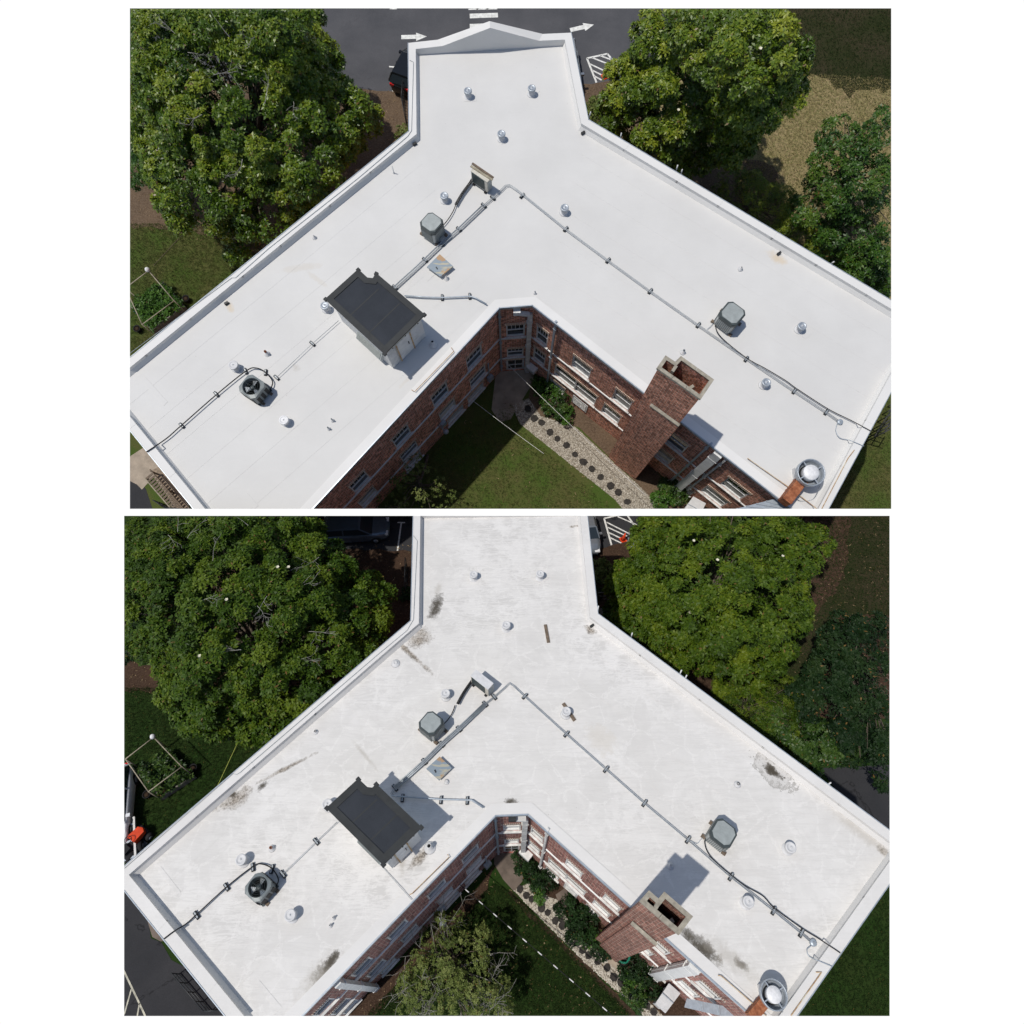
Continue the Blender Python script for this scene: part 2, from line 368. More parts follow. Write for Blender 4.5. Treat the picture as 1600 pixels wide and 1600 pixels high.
def crown_points(lobes, clump_sp=1.0, clump_r=.55, ros_dens=26, zmin=.3, fill=.35):
    C = np.array([l[:3] for l in lobes]); Rr = np.array([l[3] for l in lobes]); Q = np.array([l[4] if len(l) > 4 else .8 for l in lobes])
    pos = []; ax = []; rn = []
    for i in range(len(lobes)):
        n = int(4*np.pi*Rr[i]**2/clump_sp**2*1.25); d = sph(n); k = Rr[i]*rng.uniform(.74, 1.08, (n, 1))
        p = C[i] + d*k*np.array([1, 1, Q[i]]); keep = (p[:, 2] > zmin) & (d[:, 2] > -.55)
        for j in range(len(lobes)):
            if j != i: keep &= (np.linalg.norm((p - C[j])/np.array([1, 1, Q[j]]), axis=1) > Rr[j]*.88)
        p = p[keep]; d = d[keep]
        for q, dd in zip(p, d):
            cr = clump_r*rng.uniform(.65, 1.3); m = max(3, int(2*np.pi*cr*cr*ros_dens)); e = sph(m); e = unit(e + dd*.75 + np.array([0, 0, .35]))
            pp = q + e*cr*np.array([1, 1, .75])*rng.uniform(.75, 1.08, (m, 1)); pos.append(pp); ax.append(unit(e + np.array([0, 0, .5]) + rng.normal(0, .25, (m, 3))))
            rn.append(np.clip(rng.normal(.42, .17) + rng.normal(0, .08, m) + .12*(e[:, 2]), 0, .93))  # leaf tone also rises towards the top of each clump
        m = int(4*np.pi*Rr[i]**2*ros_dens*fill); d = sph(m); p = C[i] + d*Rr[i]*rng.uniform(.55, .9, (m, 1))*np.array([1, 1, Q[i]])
        kk = (d[:, 2] > -.4) & (p[:, 2] > zmin); pos.append(p[kk]); ax.append(unit(d[kk] + np.array([0, 0, .4]))); rn.append(np.full(kk.sum(), .25))  # inner leaves start from one darker tone
    return np.concatenate(pos), np.concatenate(ax), np.concatenate(rn)
def lobe_hit(lobes, px, py):
    o = np.array([0, 0, H]); d = np.array(P.at(px, py, 0)) - o; best = None
    for l in lobes:
        q = np.array([1, 1, 1/(l[4] if len(l) > 4 else .8)]); oo = (o - np.array(l[:3]))*q; dd = d*q
        a = dd@dd; b = 2*oo@dd; c = oo@oo - (l[3]*1.06)**2; D = b*b - 4*a*c
        if D > 0:
            t = (-b - math.sqrt(D))/(2*a)
            if best is None or t < best: best = t
    return None if best is None else Vector(o + d*best)
def branch_paths(start, direction, length, r, depth, spread=.55, out=None, bend=.25, seg=5):
    if out is None: out = []
    p = Vector(start); d = Vector(direction).normalized(); pts = [p.copy()]
    for i in range(seg):
        d = (d + Vector((random.gauss(0, bend), random.gauss(0, bend), random.gauss(0, bend*.6)))*.5).normalized()
        p = p + d*length/seg; pts.append(p.copy())
        if depth > 0 and i >= 1 and random.random() < .75:
            nd = (d + Vector((random.gauss(0, 1), random.gauss(0, 1), random.gauss(.1, .6))).normalized()*spread*1.4).normalized()
            branch_paths(p, nd, length*random.uniform(.45, .7), r*(.62)*(1-i/seg*.4), depth-1, spread, out, bend, seg)
    out.append((pts, [max(r*(1 - .75*i/seg), .006) for i in range(seg+1)])); return out
def tree(name, label, cat, base_px, lobes_px, leafmat, group=None, nl=8, ln=.19, wd=.085, dens=26, sp=1.02, cr=.55, twigs=(), flowers=(), droop=.35, fill=.2, limb=1., zmin=.3, trunk_r=None, dz=0.):
    lobes = []
    lobes_px = [(a[0], a[1], a[2]+dz, a[3]*(H-a[2]-dz)/(H-a[2])*.95) + tuple(a[4:]) for a in lobes_px]
    for (px, py, z, r, *q) in lobes_px:
        c = P.at(px, py, z); lobes.append((c.x, c.y, c.z, r, q[0] if q else .8))
    b = P.at(*base_px, 0); t = thing(name, label, cat, b, 0, group)
    R0 = max(l[3] for l in lobes); tr = trunk_r or .05*R0
    mb = MB(); top = Vector(lobes[0][:3]) - Vector((0, 0, lobes[0][3]*.4)); mb.tube(smoothpath([b + Vector((0, 0, -.3)), b.lerp(top, .5) + Vector((.1, .05, 0)), top], 4), [tr*1.3, tr*1.1, tr, tr, tr*.95, tr*.9, tr*.85, tr*.8, tr*.7], 9)
    obj('trunk', mb.shift(b), 'bark', t)
    mb = MB()
    for l in lobes:
        c = Vector(l[:3]); n = 5 + int(l[3]*1.5)
        for k in range(n):
            e = Vector((random.gauss(0, 1), random.gauss(0, 1), random.uniform(-.1, 1.2))).normalized(); q = c + Vector((e.x, e.y, e.z*l[4]))*l[3]*.93
            st = top.lerp(b, random.uniform(0, .35)); m = st.lerp(q, .5) + Vector((random.gauss(0, .2), random.gauss(0, .2), random.gauss(.1, .15)))
            if P.inside_building(q): continue
            mb.tube(smoothpath([st, m, q], 4), [tr*.45*limb*(1-.1*i) for i in range(9)], 5, smooth=True)
    if mb.v: obj('limbs', mb.shift(b), 'bark', t)
    pos, ax, rn = crown_points(lobes, sp, cr, dens, zmin, fill)
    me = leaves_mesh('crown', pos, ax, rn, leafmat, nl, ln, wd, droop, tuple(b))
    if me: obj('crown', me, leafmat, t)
    for (px, py) in twigs:
        h = lobe_hit(lobes, px, py)
        if h is None: continue
        mb = MB(); h = h - (h - Vector((0, 0, H))).normalized()*.18
        for pts, rs in branch_paths(h - Vector((.2, .2, .05)), Vector((random.uniform(-1, 1), random.uniform(-1, 1), .15)), random.uniform(.6, 1.2), .017, 2): mb.tube(pts, rs, 4, cap=False)
        obj('dead_branch', mb.shift(b), 'twig_grey', t)
    for (px, py) in flowers:
        h = lobe_hit(lobes, px, py)
        if h is None: continue
        mb = MB(); h = h - (h - Vector((0, 0, H))).normalized()*.2
        for k in range(6):
            a = k*1.047 + random.random()*.4; e = Vector((math.cos(a), math.sin(a), .45)); s = Vector((-math.sin(a), math.cos(a), 0)); L = .085
            mb.add([h, h + e*L*.6 + s*.04, h + e*L, h + e*L*.6 - s*.04], [(0, 1, 2, 3)])
        obj('flower', mb.shift(b), 'petal', t)
    return t
def shrub(name, label, px, py, r, mat, hz=.5, group=None, nl=6, ln=.13, wd=.06, dens=34, cat='shrub'):
    c = P.at(px, py, hz*r); b = Vector((c.x, c.y, 0)); t = thing(name, label, cat, b, 0, group)
    mb = MB()
    for k in range(7):
        a = k*.9; mb.tube([b + Vector((0, 0, -.05)), b + Vector((math.cos(a)*r*.3, math.sin(a)*r*.3, r*.5)), b + Vector((math.cos(a)*r*.7, math.sin(a)*r*.7, r*.8))], [.03, .02, .01], 5)
    obj('stem', mb.shift(b), 'bark', t)
    lobes = [(c.x, c.y, r*.5, r*.8, .9)] + [(c.x + random.uniform(-.5, .5)*r, c.y + random.uniform(-.5, .5)*r, r*random.uniform(.35, .7), r*random.uniform(.35, .55), .9) for _ in range(4)]
    pos, ax, rn = crown_points(lobes, .5, .26, dens, .03, .3)
    me = leaves_mesh('foliage', pos, ax, rn, mat, nl, ln, wd, .4, tuple(b))
    if me: obj('foliage', me, mat, t)
    return t

# ------------------------------------------------------------------ plan geometry
def inset(poly, ds):
    """move edge i (poly[i]->poly[i+1]) inwards by ds[i]"""
    n = len(poly); A = sum(poly[i][0]*poly[(i+1)%n][1] - poly[(i+1)%n][0]*poly[i][1] for i in range(n)); sg = 1 if A > 0 else -1
    L = []
    for i in range(n):
        a, b = Vector(poly[i][:2]), Vector(poly[(i+1)%n][:2]); d = (b-a).normalized(); nrm = Vector((-d.y, d.x))*sg
        L.append((a + nrm*ds[i], d))
    out = []
    for i in range(n):
        (p, d), (q, e) = L[i-1], L[i]; cr = d.x*e.y - d.y*e.x
        if abs(cr) < 1e-4: out.append(tuple(q)); continue
        t = ((q-p).x*e.y - (q-p).y*e.x)/cr; out.append(tuple(p + d*t))
    return out
HP = .37
class Wall:
    """a courtyard wall between two plan points; n points into the courtyard"""
    def __init__(s, a, b): s.a = Vector((a[0], a[1])); s.b = Vector((b[0], b[1])); s.u = (s.b-s.a).normalized(); s.L = (s.b-s.a).length; s.n = Vector((0, 0))
    def pt(s, q, off, z): p = s.a + s.u*q + s.n*off; return Vector((p.x, p.y, z))
    def s_of(s, px, py, z):                 # where along the wall a pixel at height z lies
        p = P.at(px, py, 0) - Vector((0, 0, H)); best = None
        # ray with the vertical wall plane
        o = Vector((0, 0)); d = Vector((p.x, p.y)); m = Vector((-s.u.y, s.u.x)); den = d.dot(m)
        t = (s.a - o).dot(m)/den; hit = o + d*t; return (hit - s.a).dot(s.u), H + p.z*t
def make_building(D):
    kz = P.zr/7.4; D['openings'] = {a: [(o[0], o[1], o[2], o[3]*kz, o[4]*kz) for o in v] for a, v in D['openings'].items()}; D['bands'] = [b*kz for b in D['bands']]; D['spouts'] = [tuple(q[:6]) + (q[6]*kz, q[7]*kz) for q in D['spouts']]
    zr = P.zr; rp = lambda q: P.at(q[0], q[1], zr + HP)
    out = [rp(q) for q in D['outer']]; court = [P.at(q[0], q[1], zr) for q in D['court']]
    # order: outer left corner .. round the head .. right corner .. right end .. courtyard right end .. apex .. left end
    poly = [(p.x, p.y) for p in out + court]; n = len(poly); no = len(out)
    base = Vector((court[1].x, court[1].y, 0))
    T = thing('building', D['label'], 'building', base)
    def part(name, mb, mat, parent=None, **k): return obj(name, mb.shift(base), mat, parent or T, **k)
    is_out = [i <= no-1 or i == n-1 for i in range(n)]   # parapet edges
    pin = inset(poly, [.37 if o else .42 for o in is_out]); pc = inset(poly, [.48 if o else .42 for o in is_out])
    P.outline_roof = poly; P.pin_poly = inset(poly, [.34 if o else -2. for o in is_out])
    mb = MB(); mb.prism(inset(poly, [.1]*n), zr-.35, zr); part('roof_deck', mb, D['roof'])
    # parapets
    head = 2
    for i in range(n):
        j = (i+1) % n
        if not is_out[i]:
            mb = MB(); mb.prism([poly[i], poly[j], pin[j], pin[i]], zr+.001, zr+.022); part('roof_kerb', mb, D['parapet']); continue
        mb = MB()
        if i == head:
            pts = D['gable']; a, b = Vector(poly[i]), Vector(poly[j]); wl = Wall(a, b); ss = [0.]; zs = [zr+HP]
            for (px, py) in pts: q, z = wl.s_of(px, py, 0); ss.append(q); zs.append(z)
            ss.append(wl.L); zs.append(zr+HP); ai, bi = Vector(pin[i]), Vector(pin[j]); ss = [q/wl.L for q in ss]
            for k in range(len(ss)-1):
                q0, q1 = ss[k], ss[k+1]; o0, o1 = a.lerp(b, q0), a.lerp(b, q1); i0, i1 = ai.lerp(bi, q0), ai.lerp(bi, q1)
                vs = [(o0.x, o0.y, zr-.3), (o1.x, o1.y, zr-.3), (i1.x, i1.y, zr-.3), (i0.x, i0.y, zr-.3), (o0.x, o0.y, zs[k]), (o1.x, o1.y, zs[k+1]), (i1.x, i1.y, zs[k+1]-.02), (i0.x, i0.y, zs[k]-.02)]
                fs = [(0,3,2,1), (4,5,6,7), (0,1,5,4), (2,3,7,6)]
                if k == 0: fs.append((3,0,4,7))
                if k == len(ss)-2: fs.append((1,2,6,5))
                mb.add(vs, fs)
            bmm = mb.mesh('gable_parapet', D['parapet']); bm = bmesh.new(); bm.from_mesh(bmm); bmesh.ops.remove_doubles(bm, verts=bm.verts, dist=1e-4); bmesh.ops.recalc_face_normals(bm, faces=bm.faces)
            for v in bm.verts: v.co -= base
            bm.to_mesh(bmm); bm.free(); obj('gable_parapet', bmm, D['parapet'], T); continue
        mb.prism([poly[i], poly[j], pin[j], pin[i]], zr-.3, [zr+HP]*4); part('parapet', mb, D['parapet'])
        mb = MB(); e_ = inset([poly[i], poly[j], pin[j], pin[i]], [0]*4); a, b = Vector(poly[i]), Vector(poly[j]); dd = (b-a).normalized(); nn0 = Vector((dd.y, -dd.x)); nn0 = nn0 if nn0.dot(a-Vector(pin[i])) > 0 else -nn0
        mb.beam((*(a+nn0*.015), zr+HP-.03), (*(b+nn0*.015), zr+HP-.03), .03, .10); part('drip_edge', mb, 'gutter_metal')
        mb = MB(); A_, B_, C2, D2 = pin[i], pin[j], pc[j], pc[i]
        mb.add([(*A_, zr+.2), (*B_, zr+.2), (*C2, zr+.004), (*D2, zr+.004), (*A_, zr+.004), (*B_, zr+.004)], [(0,3,2,1), (0,1,5,4), (3,4,5,2), (0,4,3), (1,2,5)]); part('cant_strip', mb, D['parapet'])
        # raised joints of the membrane over the parapet, one every few metres
        L = math.dist(poly[i], poly[j]); m = int(L/2.6); a, b, ai, bi = Vector(poly[i]), Vector(poly[j]), Vector(pin[i]), Vector(pin[j]); u = (b-a).normalized()
        for k in range(1, m):
            mb = MB(); p = a.lerp(b, k/m + random.uniform(-.02, .02)); q = ai + u*(p-a).dot(u) - u*(ai-a).dot(u); w_ = u*.05
            z = zr+HP+.006; mb.add([(p.x-w_.x, p.y-w_.y, z), (p.x+w_.x, p.y+w_.y, z), (q.x+w_.x, q.y+w_.y, z), (q.x-w_.x, q.y-w_.y, z), (q.x-w_.x, q.y-w_.y, zr+.02), (q.x+w_.x, q.y+w_.y, zr+.02)], [(0,1,2,3), (3,2,5,4)]); part('membrane_joint', mb, D['parapet'])
    # seams of the roof sheets: low welded laps running along each wing
    for (x0, y0, x1, y1) in D['seams'][:0]:
        a, b = P.at(x0, y0, zr+.004), P.at(x1, y1, zr+.004); mb = MB(); mb.beam(a, b, .035, .010); part('roof_seam', mb, D['roof'])
    lw = [poly[0], poly[1], poly[no+2-0] if False else (court[2].x, court[2].y), (court[3].x, court[3].y)]; rw = [(out[-2].x, out[-2].y), (out[-1].x, out[-1].y), (court[0].x, court[0].y), (court[1].x, court[1].y)]
    for W4, ea, eb in ((lw, poly[0], poly[1]), (rw, (out[-2].x, out[-2].y), (out[-1].x, out[-1].y))):
        ea, eb = Vector(ea), Vector(eb); u = (eb-ea).normalized(); nr = Vector((-u.y, u.x)); cen = sum((Vector(q) for q in W4), Vector((0, 0)))/4
        if nr.dot(cen-ea) < 0: nr = -nr
        for k in range(1, 9):
            o_ = ea + nr*(k*1.52); ts = np.arange(-3, 40, .1); q = np.array([[o_.x+u.x*t_, o_.y+u.y*t_] for t_ in ts]); ok = inpoly(q[:, 0], q[:, 1], W4) & inpoly(q[:, 0], q[:, 1], pin)
            if ok.sum() < 15: continue
            t0, t1 = ts[ok].min()+.05, ts[ok].max()-.05; mb = MB(); a, b = o_+u*t0, o_+u*t1; mb.beam((a.x, a.y, zr+.003), (b.x, b.y, zr+.001), .016, .006); part('roof_seam', mb, D['roof'])
    # plain outer brick walls
    wi = inset(poly, [.1 if o else .16 for o in is_out]); P.outline = wi
    sg = 1 if sum(poly[i][0]*poly[(i+1)%n][1] - poly[(i+1)%n][0]*poly[i][1] for i in range(n)) > 0 else -1
    core = inset(poly, [.50 if o else .62 for o in is_out]); mb = MB(); mb.prism(core, .0, zr-.36); part('solid_core', mb, 'concrete')  # solid filler block added so the cut edges show a closed section
    for i in range(n):
        if not is_out[i]: continue
        j = (i+1) % n; a, b = wi[i], wi[j]; mb = MB(); ca, cb = core[i], core[j]
        mb.prism([a, b, cb, ca], 0, zr-.31); part('wall', mb, D['brick'])
    # courtyard walls
    P.walls = {}
    for key, i in (('right', no), ('apex', no+1), ('left', no+2)):
        i = i - 0; j = (i+1) % n; wl = Wall(wi[i], wi[j]); m = Vector((-wl.u.y, wl.u.x))*sg; wl.n = -m; P.walls[key] = wl
        ops = []
        for (kind, l, r, z0, z1) in D['openings'][key]:
            zc = (z0+z1)/2; sa = wl.s_of(*l, 0)[0]; sb = wl.s_of(*r, 0)[0]
            if sa > sb: sa, sb = sb, sa
            ops.append((kind, sa, sb, z0, z1))
        ss = sorted({0., wl.L} | {o[1] for o in ops} | {o[2] for o in ops}); zs = sorted({0., zr-.31} | {o[3] for o in ops} | {o[4] for o in ops})
        mb = MB(); dp = .2
        for a in range(len(ss)-1):
            for b in range(len(zs)-1):
                s0, s1, z0, z1 = ss[a], ss[a+1], zs[b], zs[b+1]
                if s0 < -.01 or s1 > wl.L + .01: continue
                sm, zm = (s0+s1)/2, (z0+z1)/2
                if any(o[1] < sm < o[2] and o[3] < zm < o[4] for o in ops): continue
                mb.quad(wl.pt(s0, 0, z0), wl.pt(s1, 0, z0), wl.pt(s1, 0, z1), wl.pt(s0, 0, z1), [(s0, z0), (s1, z0), (s1, z1), (s0, z1)])
        for (kind, s0, s1, z0, z1) in ops:
            for (a, b, c, d) in (((s0, z0), (s0, z1), 0, 0), ((s1, z0), (s1, z1), 0, 0), ((s0, z1), (s1, z1), 0, 0), ((s0, z0), (s1, z0), 0, 0)):
                mb.quad(wl.pt(a[0], 0, a[1]), wl.pt(b[0], 0, b[1]), wl.pt(b[0], -dp, b[1]), wl.pt(a[0], -dp, a[1]), [(a[0], a[1]), (b[0], b[1]), (b[0]+dp, b[1]), (a[0]+dp, a[1])])
        part('wall', mb, D['brick'])
        # stone bands
        for zb in D['bands']:
            mb = MB(); 
            vs = [wl.pt(.0, .001, zb-.05), wl.pt(wl.L, .001, zb-.05), wl.pt(wl.L, .05, zb-.05), wl.pt(0, .05, zb-.05), wl.pt(0, .001, zb+.06), wl.pt(wl.L, .001, zb+.06), wl.pt(wl.L, .05, zb+.04), wl.pt(0, .05, zb+.04)]
            mb.add(vs, [(0,3,2,1), (4,5,6,7), (0,1,5,4), (1,2,6,5), (2,3,7,6), (3,0,4,7)]); part('stone_band', mb, 'painted_white')
        # soldier courses over windows, windows
        for (kind, s0, s1, z0, z1) in ops:
            def slab(mbb, a, b, c, d, o0, o1):
                vs = [wl.pt(x, o, z) for o in (o0, o1) for x, z in ((a, c), (b, c), (b, d), (a, d))]
                mbb.add(vs, [(0,3,2,1), (4,5,6,7), (0,1,5,4), (1,2,6,5), (2,3,7,6), (3,0,4,7)])
            if kind in ('window', 'double', 'board', 'blind'):
                f = .07; mb = MB(); fd = -.03
                slab(mb, s0, s0+f, z0, z1, -.14, fd); slab(mb, s1-f, s1, z0, z1, -.14, fd); slab(mb, s0+f, s1-f, z1-f, z1, -.14, fd); slab(mb, s0+f, s1-f, z0, z0+f, -.14, fd)
                zm = (z0+z1)/2; slab(mb, s0+f, s1-f, zm-.03, zm+.03, -.13, fd-.02)
                if kind == 'double': sm = (s0+s1)/2; slab(mb, sm-.05, sm+.05, z0+f, z1-f, -.14, fd)
                fr = mb; wobj = part('window', fr, 'painted_white')
                mb = MB(); slab(mb, s0+f, s1-f, z0+f, zm-.03, -.125, -.105); o = obj('pane', mb.shift(base), 'painted_dirty' if kind == 'board' else ('window_blind' if kind in ('blind', 'double') else 'glass'), wobj)
                mb = MB(); slab(mb, s0+f, s1-f, zm+.03, z1-f, -.11, -.095); obj('pane', mb.shift(base), 'glass' if kind != 'board' else 'window_blind', wobj)
                if kind in ('window',):
                    mb = MB()
                    for k in range(1, 4): q = s0+f+(s1-s0-2*f)*k/4; slab(mb, q-.012, q+.012, zm+.03, z1-f, -.094, -.075)
                    obj('glazing_bar', mb.shift(base), 'painted_white', wobj)
                mb = MB(); vs = [wl.pt(s0-.08, -.12, z0-.09), wl.pt(s1+.08, -.12, z0-.09), wl.pt(s1+.08, .09, z0-.09), wl.pt(s0-.08, .09, z0-.09), wl.pt(s0-.08, -.12, z0+.03), wl.pt(s1+.08, -.12, z0+.03), wl.pt(s1+.08, .09, z0-.03), wl.pt(s0-.08, .09, z0-.03)]
                mb.add(vs, [(0,3,2,1), (4,5,6,7), (0,1,5,4), (1,2,6,5), (2,3,7,6), (3,0,4,7)]); obj('sill', mb.shift(base), 'painted_dirty', wobj)
            elif kind == 'door':
                mb = MB(); slab(mb, s0, s1, z0, z1, -.14, -.06); d = part('door', mb, 'painted_white'); mb = MB()
                for a, b in ((.12, .88),):
                    for c, e in ((.55, .88), (.15, .42)): slab(mb, s0+(s1-s0)*a, s0+(s1-s0)*b, z0+(z1-z0)*c, z0+(z1-z0)*e, -.06, -.045)
                obj('pane', mb.shift(base), 'glass', d); mb = MB(); slab(mb, s0+(s1-s0)*.48, s0+(s1-s0)*.52, z0, z1, -.058, -.03); obj('mullion', mb.shift(base), 'painted_white', d)
            elif kind == 'panel':
                mb = MB(); slab(mb, s0, s1, z0, z1, -.14, .03); d = part('panel', mb, 'painted_white')
                mb = MB(); [slab(mb, s0+.1, s1-.1, z0+.1+k*.12, z0+.15+k*.12, .03, .045) for k in range(int((z1-z0-.2)/.12))]; obj('louvre', mb.shift(base), 'painted_dirty', d)
            if kind != 'panel':
                mb = MB(); k = s0-.05
                while k < s1+.03: slab(mb, k, k+.05, z1+.0, z1+.22, .001, .03+random.uniform(-.008, .008)); k += .085
                part('soldier_course', mb, D['brick'])
        # eaves: metal edge and gutter
        mb = MB(); e0, e1 = Vector(poly[i]), Vector(poly[j]); 
        mb.beam((*(e0 + wl.n*.02), zr-.03), (*(e1 + wl.n*.02), zr-.03), .05, .16); part('gutter', mb, 'gutter_metal')
    for (key, px, py, wdt, dpt, mat, z0, z1) in D['spouts']:
        wl = P.walls[key]; q = wl.s_of(px, py, 0)[0]; mb = MB(); p = wl.pt(q, .06+dpt/2, 0); ang = math.atan2(wl.u.y, wl.u.x)
        mb.box((p.x, p.y, (z0+z1)/2), (wdt, dpt, z1-z0), ang)
        for z in (z0+.6, (z0+z1)/2, z1-.8): mb.box((p.x, p.y, z), (wdt+.08, dpt+.02, .05), ang)
        part('downspout', mb, mat)
    # chimney: L-shaped stack with a stone cap, open flues and a weathered shoulder
    zt = D['chim_z']; cap = [P.at(x, y, zt) for x, y in D['chimney']]; cp = [(p.x, p.y) for p in cap]
    nn = len(cp); ci = inset(cp, [.05]*nn); mb = MB(); 
    o = ci; ii = inset(cp, [.14]*nn)
    # hollow shaft, outer and inner faces
    acc = 0; sgc = 1 if sum(cp[i][0]*cp[(i+1)%nn][1] - cp[(i+1)%nn][0]*cp[i][1] for i in range(nn)) > 0 else -1
    for k in range(nn):
        k2 = (k+1) % nn; L = math.dist(o[k], o[k2]); a, b = (k, k2) if sgc > 0 else (k2, k)
        mb.quad((*o[a], 0), (*o[b], 0), (*o[b], zt-.12), (*o[a], zt-.12), [(acc, 0), (acc+L, 0), (acc+L, zt), (acc, zt)])
        mb.quad((*ii[b], zt-3.2), (*ii[a], zt-3.2), (*ii[a], zt-.01), (*ii[b], zt-.01), [(acc, 0), (acc+L, 0), (acc+L, 3), (acc, 3)]); acc += L
    mb.add([(*p, zt-3.0) for p in (ii if sgc > 0 else ii[::-1])], [tuple(range(nn))], [[(0, 0)]*nn])
    ch = part('chimney', mb, D['brick_ch'])
    for k in range(nn):                        # cap stones laid along each side
        k2 = (k+1) % nn; a, b, ai_, bi_ = Vector(cp[k]), Vector(cp[k2]), Vector(ii[k]), Vector(ii[k2]); L = (b-a).length; m = max(1, round(L/.75))
        for q in range(m):
            g0, g1 = q/m + (.008/L if q else 0), (q+1)/m - (.008/L if q < m-1 else 0)
            mb = MB(); mb.prism([tuple(a.lerp(b, g0)), tuple(a.lerp(b, g1)), tuple(ai_.lerp(bi_, g1)), tuple(ai_.lerp(bi_, g0))], zt-.12, zt+random.uniform(-.006, .006)); obj('cap_stone', mb.shift(base), 'cap_stone', ch)
    for (x0, y0, x1, y1, wd_, dep) in D['flue_walls']:
        mb = MB(); a, b = P.at(x0, y0, zt), P.at(x1, y1, zt); a.z = b.z = zt - dep - 1.2; d_ = (b-a).length; ang = math.atan2(b.y-a.y, b.x-a.x); c_ = (a+b)/2
        mb.box((c_.x, c_.y, zt-dep-1.2), (d_, wd_, 2.4), ang); obj('flue_wall', mb.shift(base), 'cap_stone', ch)
    (x0, y0), (x1, y1), zs_ = D['shoulder']; wa, wb = cp[D['front'][0]], cp[D['front'][1]]; wa, wb = Vector(wa), Vector(wb); m = (wb-wa).normalized(); nn_ = Vector((-m.y, m.x)); 
    if nn_.dot(Vector((court[1].x, court[1].y-5)) - wa) < 0: nn_ = -nn_
    fa, fb = wa.lerp(wb, .0), wa.lerp(wb, .74); mb = MB(); mb.prism([tuple(fa-nn_*.03), tuple(fb-nn_*.03), tuple(fb+nn_*.07), tuple(fa+nn_*.07)], [zs_]*4, [zs_+.16, zs_+.16, zs_+.08, zs_+.08]); obj('shoulder_stone', mb.shift(base), 'cap_stone', ch)
    mb = MB(); mb.prism([tuple(fa-nn_*.03), tuple(fb-nn_*.03), tuple(fb+nn_*.05), tuple(fa+nn_*.05)], 0, zs_-.002, True); obj('chimney_breast', mb.shift(base), D['brick_ch'], ch)
    P.chim = cp
    # roof drains in the parapet foot
    for (x, y) in D['scuppers']:
        p = P.at(x, y, zr+.06); mb = MB(); mb.box((p.x, p.y, zr+.07), (.2, .1, .12), .6); part('scupper', mb, 'dark_frame')
    for (pts, wdt) in D['patches']:
        mb = MB(); mb.prism([(P.at(x, y, zr).x, P.at(x, y, zr).y) for x, y in pts], zr+.001, zr+.009); part('membrane_patch', mb, D['roof'])
    return T

# ------------------------------------------------------------------ roof fittings
def vent(px, py, label, mat='galvanised', group='mushroom vents on the roof', r=.2):
    z = P.zr; p = P.at(px, py, z+.40); t = thing('roof_vent', label, 'roof vent', (p.x, p.y, z), random.random()*3, group)
    key = 'vent' + mat
    mb = MB(); mb.lathe([(.23, .001), (.21, .02), (.165, .05), (.15, .10), (.145, .33)], 20); obj('stack', mb, 'vent_white', t)
    mb = MB(); mb.lathe([(.14, .25), (r*.86, .28), (r, .30), (r, .38), (r*.94, .40), (r*.72, .405), (r*.70, .395), (r*.3, .415), (0., .425)], 24); obj('cap', mb, mat, t)
    mb = MB(); mb.lathe([(.035, .41), (.03, .445), (0, .45)], 10); obj('knob', mb, 'vent_white', t)
    return t
def pipe_vent(px, py, label, r=.05, h=.3, mat='vent_white', dark=True):
    z = P.zr; p = P.at(px, py, z+h*.5); t = thing('pipe_vent', label, 'pipe vent', (p.x, p.y, z), 0, 'small pipe vents through the roof')
    mb = MB(); mb.lathe([(r*2.6, .001), (r*2.3, .03), (r*1.3, .06), (r*1.15, h*.75)], 14); obj('boot', mb, 'vent_white', t)
    mb = MB(); mb.lathe([(r, .02), (r, h), (r*.75, h), (r*.75, h-.12), (0., h-.12)], 14); obj('pipe', mb, mat, t)
    if dark: mb = MB(); mb.lathe([(r*.75, h-.05), (0, h-.05)], 12); obj('opening', mb, 'grille_black', t)
    return t
def octo(hx, hy, c): return [(-hx+c, -hy), (hx-c, -hy), (hx, -hy+c), (hx, hy-c), (hx-c, hy), (-hx+c, hy), (-hx, hy-c), (-hx, -hy+c)]
def condenser(px, py, label, rz, w_=.92, h=.9):
    z = P.zr; p = P.at(px, py, z+h+.1); t = thing('air_conditioner', label, 'air conditioner', (p.x, p.y, z), rz)
    hw = w_/2; mb = MB(); mb.prism(octo(hw*.93, hw*.93, .13), .12, h-.12)
    obj('cabinet', mb, 'cabinet_light', t)
    mb = MB()
    for sx_, sy_ in ((1, 0), (-1, 0), (0, 1), (0, -1)):
        for k in range(9):
            q = (-.68 + 1.36*k/8)*hw; c = (sx_*hw*.95 + sy_*q*0, sy_*hw*.95, .12 + (h-.24)/2) if False else ((sx_*hw*.945, q, h/2) if sx_ else (q, sy_*hw*.945, h/2))
            mb.box(c, (.03, .035, h-.3) if sx_ else (.035, .03, h-.3))
    obj('rib', mb, 'cabinet_grey', t)
    mb = MB(); mb.prism(octo(hw, hw, .16), h-.14, h+.02); mb.prism(octo(hw*.95, hw*.95, .15), h+.02, h+.07); obj('collar', mb, 'cabinet_dark', t)
    mb = MB(); mb.prism(octo(hw*.84, hw*.84, .15), h+.071, h+.10); obj('lid', mb, 'lid_grey', t)
    obj('rating_plate', MB().box((hw*.955, 0, h-.28), (.012, .2, .12)), 'vent_white', t); obj('service_panel', MB().box((hw*.62, -hw*.955, h*.42), (.22, .02, h*.5)), 'cabinet_grey', t)
    for a in (-1, 1):
        for b in (-1, 1): mb = MB(); mb.box((a*hw*1.02, b*hw*.72, .06), (.16, .12, .118)); obj('foot', mb, 'timber_brown', t)
    return t
